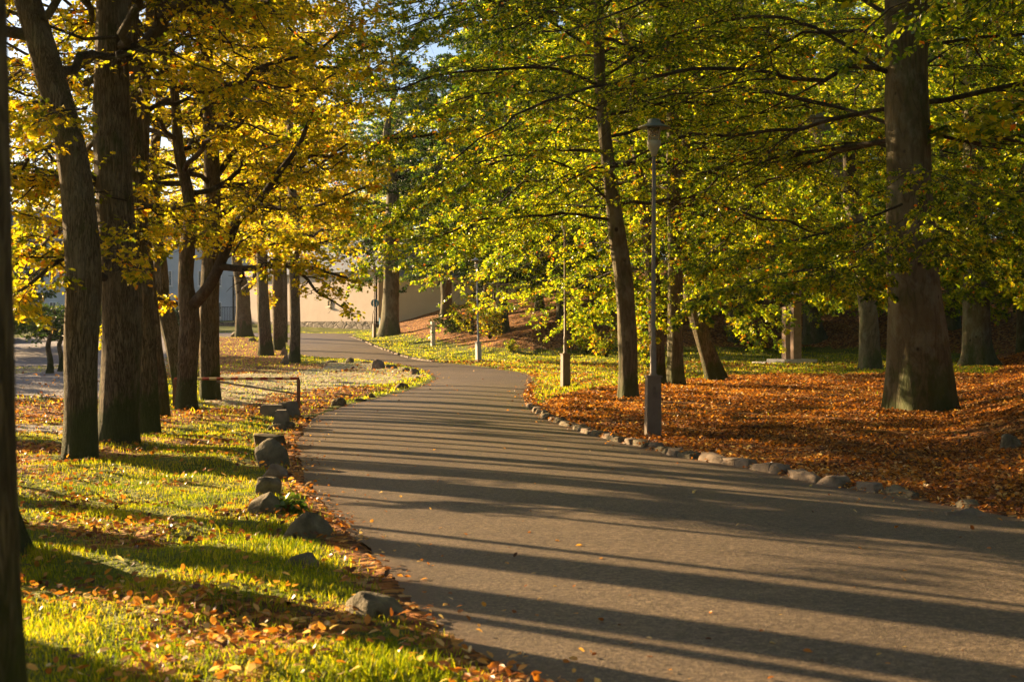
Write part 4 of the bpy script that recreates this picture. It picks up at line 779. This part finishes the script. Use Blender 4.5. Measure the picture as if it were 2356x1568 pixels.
# carved pillars
g = G(1826, 838); D = g[1]; q = D / F
root = empty('sculpture', g, 'carved stone monument of two brown pillars on stepped slabs in the wood', 'monument', rz=0.4)
mb = MB(); add_box(mb, (-0.25 * 1, 0.3, 0.04), (112 * q, 1.7, 0.12)); mb.obj('lower_slab', M['stone_white'], root)
mb = MB(); add_box(mb, (0.15, 0.35, 0.155), (94 * q * 0.95, 1.3, 0.11)); mb.obj('upper_slab', M['stone_white'], root)
mb = MB(); add_box(mb, (-13 * q, 0.2, 0.21 + 60 * q), (13 * q, 0.30, 120 * q), 0, 0.9); mb.obj('slim_pillar', M['pillar'], root)
mb = MB(); add_box(mb, (16 * q, 0.35, 0.21 + 85 * q), (22 * q, 0.42, 170 * q), 0, 0.97); mb.obj('tall_pillar', M['pillar'], root)
mb = rock_mesh('relief', (15 * q, 0.35, 45 * q), 77, None, cut=8, sub=2); v = mb.v[0]; v += np.array([0 * q, 0.15, 0.21 + 120 * q]); mb.obj('carved_relief', M['stone_white'], root, smooth=True)
mb = rock_mesh('relief', (16 * q, 0.3, 18 * q), 78, None, cut=6, sub=2); v = mb.v[0]; v += np.array([-8 * q, 0.12, 0.21 + 95 * q]); mb.obj('carved_figure', M['bin_blue'], root, smooth=True)

# ------------------------------------------------------------------ house
def zat(py, D): return CZ + (HY - py) / F * D
RC, LC = np.array([-9.2, 98.0]), np.array([-21.4, 112.7]); hy = 98.0; cen = (RC + LC) / 2; hw_ = float(np.linalg.norm(RC - LC)) / 2; hrz = math.atan2(RC[1] - LC[1], RC[0] - LC[0])
gz = float(H(*cen)); zw = zat(628, 103.0); zp = zat(739, 103.0); x1 = RC[0]; x2 = (1330 - CX) / F * (hy + 3)
root = empty('house', (cen[0], cen[1], gz - 1), 'long low house with a beige rendered wall on a rubble plinth and slate roof', 'house', rz=hrz); lz = -(gz - 1)
def part(name, mat, parent, c, s, **k):
    mb = MB(); add_box(mb, (c[0], c[1], c[2]), s, **k); return mb.obj(name, mat, parent)
part('wall', M['plaster'], root, (0, 4.0, (zw + zp) / 2 + lz), (2 * hw_, 8.0, zw - zp))
part('plinth', M['plinth'], root, (0, 3.98, (zp + gz - 1.2) / 2 + lz), (2 * hw_ + 0.12, 8.1, zp - gz + 1.2))
zr = zw + 2.6; q = hw_ + 0.4
mb = MB(); v = np.array([(-q, -0.5, zw + lz), (q, -0.5, zw + lz), (q, 8.5, zw + lz), (-q, 8.5, zw + lz), (-q + 1.4, 4, zr + lz), (q - 1.4, 4, zr + lz)])
mb.add(v, [(0, 1, 5, 4), (2, 3, 4, 5)]); mb.add(v, [(1, 2, 5), (3, 0, 4), (0, 3, 2), (0, 2, 1)]); mb.obj('roof', M['slate'], root)
def window(root, cx, cz, w_, h, yf, bars=1, sill=True, fm='white'):
    fr = MB(); t = 0.07
    for c, s_ in (((cx, yf - 0.03, cz + h / 2), (w_ + t, 0.09, t)), ((cx, yf - 0.03, cz - h / 2), (w_ + t, 0.09, t)), ((cx - w_ / 2, yf - 0.035, cz), (t, 0.10, h - t)), ((cx + w_ / 2, yf - 0.035, cz), (t, 0.10, h - t))): add_box(fr, c, s_)
    for k in range(bars): add_box(fr, (cx - w_ / 2 + w_ * (k + 1) / (bars + 1), yf - 0.028, cz), (0.035, 0.06, h - t))
    f_ = fr.obj('window', M[fm], root); gl = MB(); add_box(gl, (cx, yf - 0.004, cz), (w_ - t, 0.02, h - t)); gl.obj('pane', M['window'], f_)
    if sill: s_ = MB(); add_box(s_, (cx, yf - 0.09, cz - h / 2 - 0.07), (w_ + 0.2, 0.22, 0.06)); s_.obj('sill', M[fm], f_)
window(root, 3.35, zat(697, 102.8) + lz, 0.42, 0.46, 0.0, 1, True, 'plaster_pale')
dp = MB(); c = np.array([[hw_ - 0.12, -0.1, zw + lz - 0.1], [hw_ - 0.12, -0.1, gz + lz]])[None]; tubes(dp, c, np.full((1, 2), 0.07), 8); dp.obj('downpipe', M['dark'], root)
# paler wing to the right
root2 = empty('house', (x1 + 0.05, hy + 0.6, gz - 1), 'paler wing of the house behind the ribbed beech and the leaf bank', 'house')
zw2 = zat(640, hy + 3)
part('wall', M['plaster_pale'], root2, ((x2 - x1) / 2 + 0.05, 4, (zw2 - gz + 1) / 2), (x2 - x1, 8, zw2 - gz + 1))
mb = MB(); xx = x2 - x1; zt = zw2 - gz + 1; v = np.array([(0, -0.5, zt), (xx + 0.4, -0.5, zt), (xx + 0.4, 8.5, zt), (0, 8.5, zt), (0.1, 4, zt + 3), (xx - 1, 4, zt + 3)]); mb.add(v, [(0, 1, 5, 4), (2, 3, 4, 5)]); mb.add(v, [(1, 2, 5), (3, 0, 4), (0, 3, 2), (0, 2, 1)]); mb.obj('roof', M['slate'], root2)
window(root2, (1056 - CX) / F * (hy + 2) - x1, zat(751 - 10, hy) - gz + 1, 0.3, 0.6, 0.0, 0, False, 'plaster_pale')
# blue grey house to the left with porch fence
hy3 = 132.0; a0, a1 = (-60 - CX) / F * hy3, (548 - CX) / F * hy3; zb3 = zat(740, hy3); zt3 = zat(560, hy3)
root3 = empty('house', ((a0 + a1) / 2, hy3, 0.0), 'long pale blue grey house with rows of windows seen between the left trunks', 'house'); l3 = -(a0 + a1) / 2
part('wall', M['plaster_blue'], root3, (0, 4, (zt3 + 0.5) / 2), (a1 - a0, 8, zt3 - 0.5))
mb = MB(); w3 = (a1 - a0) / 2; v = np.array([(-w3 - 0.4, -0.5, zt3 + 0.25), (w3 + 0.4, -0.5, zt3 + 0.25), (w3 + 0.4, 8.5, zt3 + 0.25), (-w3 - 0.4, 8.5, zt3 + 0.25), (-w3 + 1, 4, zt3 + 3.4), (w3 - 1, 4, zt3 + 3.4)]); mb.add(v, [(0, 1, 5, 4), (2, 3, 4, 5)]); mb.add(v, [(1, 2, 5), (3, 0, 4), (0, 3, 2), (0, 2, 1)]); mb.obj('roof', M['slate'], root3)
for px in range(-30, 540, 38): window(root3, (px - CX) / F * hy3 + l3, zat(712, hy3), 15 / F * hy3, 34 / F * hy3, 0.0, 1, True, 'white')
for px in range(-30, 540, 38): window(root3, (px - CX) / F * hy3 + l3, zat(640, hy3), 15 / F * hy3, 34 / F * hy3, 0.0, 1, True, 'white')
mb = MB(); add_box(mb, ((545 - CX) / F * hy3 + l3 - 0.3, -0.12, 3.4), (0.14, 0.14, 5.6)); mb.obj('downpipe', M['dark'], root3)
# terrace, steps and railing
tx0, tx1 = (330 - CX) / F * 107, (562 - CX) / F * 107; tz = zat(741, 107); tg = float(H((tx0 + tx1) / 2, 106))
root4 = empty('terrace', ((tx0 + tx1) / 2, 107.5, tg - 0.5), 'low stone terrace with steps in front of the blue grey house', 'terrace'); lw = tx1 - tx0
part('platform', M['plinth'], root4, (0, 0.6, (tz - tg + 0.5) / 2), (lw, 3.0, tz - tg + 0.5))
for k in range(3): part('step', M['concrete'], root4, (lw / 2 - 1.2, -1.05 - 0.3 * k, (tz - tg + 0.5) / 2 - 0.10 - 0.13 * k), (2.4, 0.3, tz - tg + 0.3 - 0.26 * k))
root5 = empty('railing', ((tx0 + tx1) / 2, 106.8, tz), 'black iron railing on the terrace edge', 'railing')
mb = MB(); n = 60
for k in range(n + 1): add_box(mb, (-lw / 2 + 0.1 + (lw - 0.2) * k / n, 0, 0.55), (0.03, 0.03, 1.1))
mb.obj('balusters', M['dark'], root5)
part('top_rail', M['dark'], root5, (0, 0, 1.13), (lw, 0.05, 0.05)); part('bottom_rail', M['dark'], root5, (0, -0.03, 0.12), (lw, 0.03, 0.04))

# round blue sign
g = G(851, 772); D = 96.0; gx = (851 - CX) / F * D; gz_ = float(H(gx, D)); zs = zat(697, D)
root = empty('road_sign', (gx, D, gz_), 'round blue sign with white figures on a thin leaning post', 'sign')
mb = MB(); c = np.linspace(np.array([0, 0.06, -0.2]), np.array([0.32, 0.06, zs - gz_]), 5)[None]; tubes(mb, c, np.full((1, 5), 0.03), 8); mb.obj('post', M['galv'], root, smooth=True)
mb = MB(); a = np.linspace(0, 2 * pi, 32, endpoint=False); rr = 9.2 / F * D
def disc(mb, r_, cx, cz, y0, y1, n=32):
    a = np.linspace(0, 2 * pi, n, endpoint=False); ring = lambda y: np.stack([cx + r_ * np.cos(a), np.full(n, y), cz + r_ * np.sin(a)], 1)
    mb.add(np.vstack([ring(y0), ring(y1)]), [(i, (i + 1) % n, n + (i + 1) % n, n + i) for i in range(n)]); mb.add(ring(y0), [tuple(range(n))]); mb.add(ring(y1), [tuple(range(n))[::-1]])
disc(mb, rr, 0.34, zs - gz_, 0.0, 0.02); dsc = mb.obj('disc', M['sign_blue'], root)
mb = MB(); zc = zs - gz_
for (u, s_, hd_) in ((-0.09, 1.0, 1), (0.12, 0.75, 1)):
    add_box(mb, (0.34 + u, -0.006, zc - 0.02), (0.07 * s_, 0.006, 0.16 * s_)); add_box(mb, (0.34 + u - 0.022 * s_, -0.006, zc - 0.02 - 0.15 * s_), (0.024, 0.006, 0.14 * s_)); add_box(mb, (0.34 + u + 0.022 * s_, -0.006, zc - 0.02 - 0.15 * s_), (0.024, 0.006, 0.14 * s_)); disc(mb, 0.035 * s_, 0.34 + u, zc + 0.105 * s_, -0.009, -0.003, 12)
mb.obj('pictogram', M['white'], root)
# blue bin
g = G(879, 768); D = 93.0; gx = (879 - CX) / F * D; root = empty('litter_bin', (gx, D, float(H(gx, D))), 'narrow blue litter bin half hidden by the ribbed beech', 'bin')
mb = MB(); add_lathe(mb, [(0.0, -0.05), (0.17, -0.05), (0.2, 0.85), (0.0, 0.85)], n=20); mb.obj('body', M['bin_blue'], root, smooth=True); mb = MB(); add_lathe(mb, [(0.0, 0.852), (0.215, 0.852), (0.2, 0.92), (0.0, 0.97)], n=20); mb.obj('lid', M['dark'], root, smooth=True)

# ------------------------------------------------------------------ small trees, bushes, saplings
def bush(name, label, x, y, w_, h, n, ls, mat, seed, cat='bush', shape='quad', tb=0.5, stems=14, group=None, kind=None):
    r = np.random.default_rng(seed); root = empty(name, (x, y, float(H(x, y))), label, cat, group)
    cr = MB(); br = cr; u = np.linspace(0, 1, 16)[:, None]; L = []
    for k in range(stems):
        a = r.uniform(0, 6.28); q = r.uniform(0.15, 1); e_ = np.array([cos(a) * w_ / 2 * q, sin(a) * w_ / 2 * q, h * r.uniform(0.55, 1.0) * (1 - 0.35 * q)]); wv = np.cumsum(r.normal(0, 1, (16, 3)), 0) / 4 * 0.06 * h; c = u * e_ + wv - wv[0]; c[:, 2] += 0.15 * h * np.sin(pi * u[:, 0]) * q; L.append(c)
    L = np.array(L); ll = np.linalg.norm(L[:, -1], axis=1); br.cur = 1; tubes(br, L, np.full((stems, 1), 0.012 * h) * np.linspace(1, 0.3, 16), 5)
    foliage(L, ll * 1.1, np.full(stems, 0.012 * h), br, cr, 'beech', 9, 5, n, ls, shape, smin=0.1, tb=tb, flat=0.4)
    cr.obj('foliage', [mat, M['limb_bark']], root, tint=True); return root
for i, (lab, px, py, w_, h, tb) in enumerate([('bright green beech sapling right of the second lamp post', 1395, 826, 1.7, 1.5, 0.62), ('leafy sapling between the winding beech and the lamp post box', 1492, 850, 1.2, 1.7, 0.5), ('yellow green low sapling left of the winding beech foot', 1350, 812, 1.4, 1.2, 0.6), ('golden sapling left of the bend lamp on the bank', 1085, 775, 2.2, 2.4, 0.6), ('thin yellow sapling right of the bend lamp on the bank', 1128, 782, 1.6, 2.2, 0.6), ('small bushy seedling under the statue branches', 1720, 800, 2.4, 1.6, 0.35)]):
    g = G(px, py); bush('sapling', lab, g[0], g[1], w_, h, 9, 0.075 if g[1] < 50 else 0.11, M['beech_leaf'], 200 + i, 'sapling', tb=tb)
for i, (lab, px, py, w_) in enumerate([('broad leaved green weed between the slanting boulder and the pointed one', 672, 1185, 0.34)]):
    g = G(px, py); bush('weed', lab, g[0], g[1], w_, w_ * 0.5, 5, 0.07, M['weed_leaf'], 300 + i, 'plant', shape='hex', tb=0.5, stems=8)
g = G(1174, 812); bush('grass_tuft', 'lone dry tuft on the leaf bank right of the bend lamp', g[0], g[1], 0.9, 0.7, 8, 0.08, M['beech_leaf'], 230, 'tuft', tb=0.5)
g = G(1040, 768); bush('ivy_mound', 'dark green ivy mound at the foot of the bank trunk', g[0], g[1], 3.0, 1.3, 12, 0.12, M['dark_leaf'], 231, 'bush', tb=0.6, stems=22)
D = 55.0
for i, (lab, px, py) in enumerate([('small round topped tree with a thin bare stem in the frosty lot', 114, 862), ('small gnarled stemmed tree right beside the round topped one', 140, 855)]):
    g = G(px, py); make_tree('small_tree', lab, 'tree', g, [g, g + [0.03, 0, 0.4], g + [-0.05, 0, 0.9], g + [0.05, 0, 1.3]], [0.12, 0.09, 0.08, 0.06], typ='oak', Hh=2.0, zb=1.1, ll=1.1, nlimb=16, ns=8, ntw=5, nl=9, ls=0.10, tb=0.5, K=30, m=12, seed=240 + i, leaf_m=M['dark_leaf'], bark_m=M['oak_bark'], twigs=False, prof=0.2)
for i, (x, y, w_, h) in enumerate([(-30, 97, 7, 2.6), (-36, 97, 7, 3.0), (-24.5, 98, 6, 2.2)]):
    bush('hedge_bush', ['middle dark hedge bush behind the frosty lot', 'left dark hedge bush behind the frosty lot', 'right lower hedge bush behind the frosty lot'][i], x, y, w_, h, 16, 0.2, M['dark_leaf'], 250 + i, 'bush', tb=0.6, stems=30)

hz = MB(); add_box(hz, (0, 62, 9.25), (190, 162, 21.5)); m = bpy.data.materials.new('haze'); m.use_nodes = True; n = m.node_tree.nodes; n.clear()
o_ = n.new('ShaderNodeOutputMaterial'); pv = n.new('ShaderNodeVolumePrincipled'); pv.inputs['Color'].default_value = (0.85, 0.9, 1.0, 1); pv.inputs['Density'].default_value = 0.00012; pv.inputs['Anisotropy'].default_value = 0.35
m.node_tree.links.new(pv.outputs[0], o_.inputs['Volume']); haze = hz.obj('haze', m); tag(haze, kind='stuff')
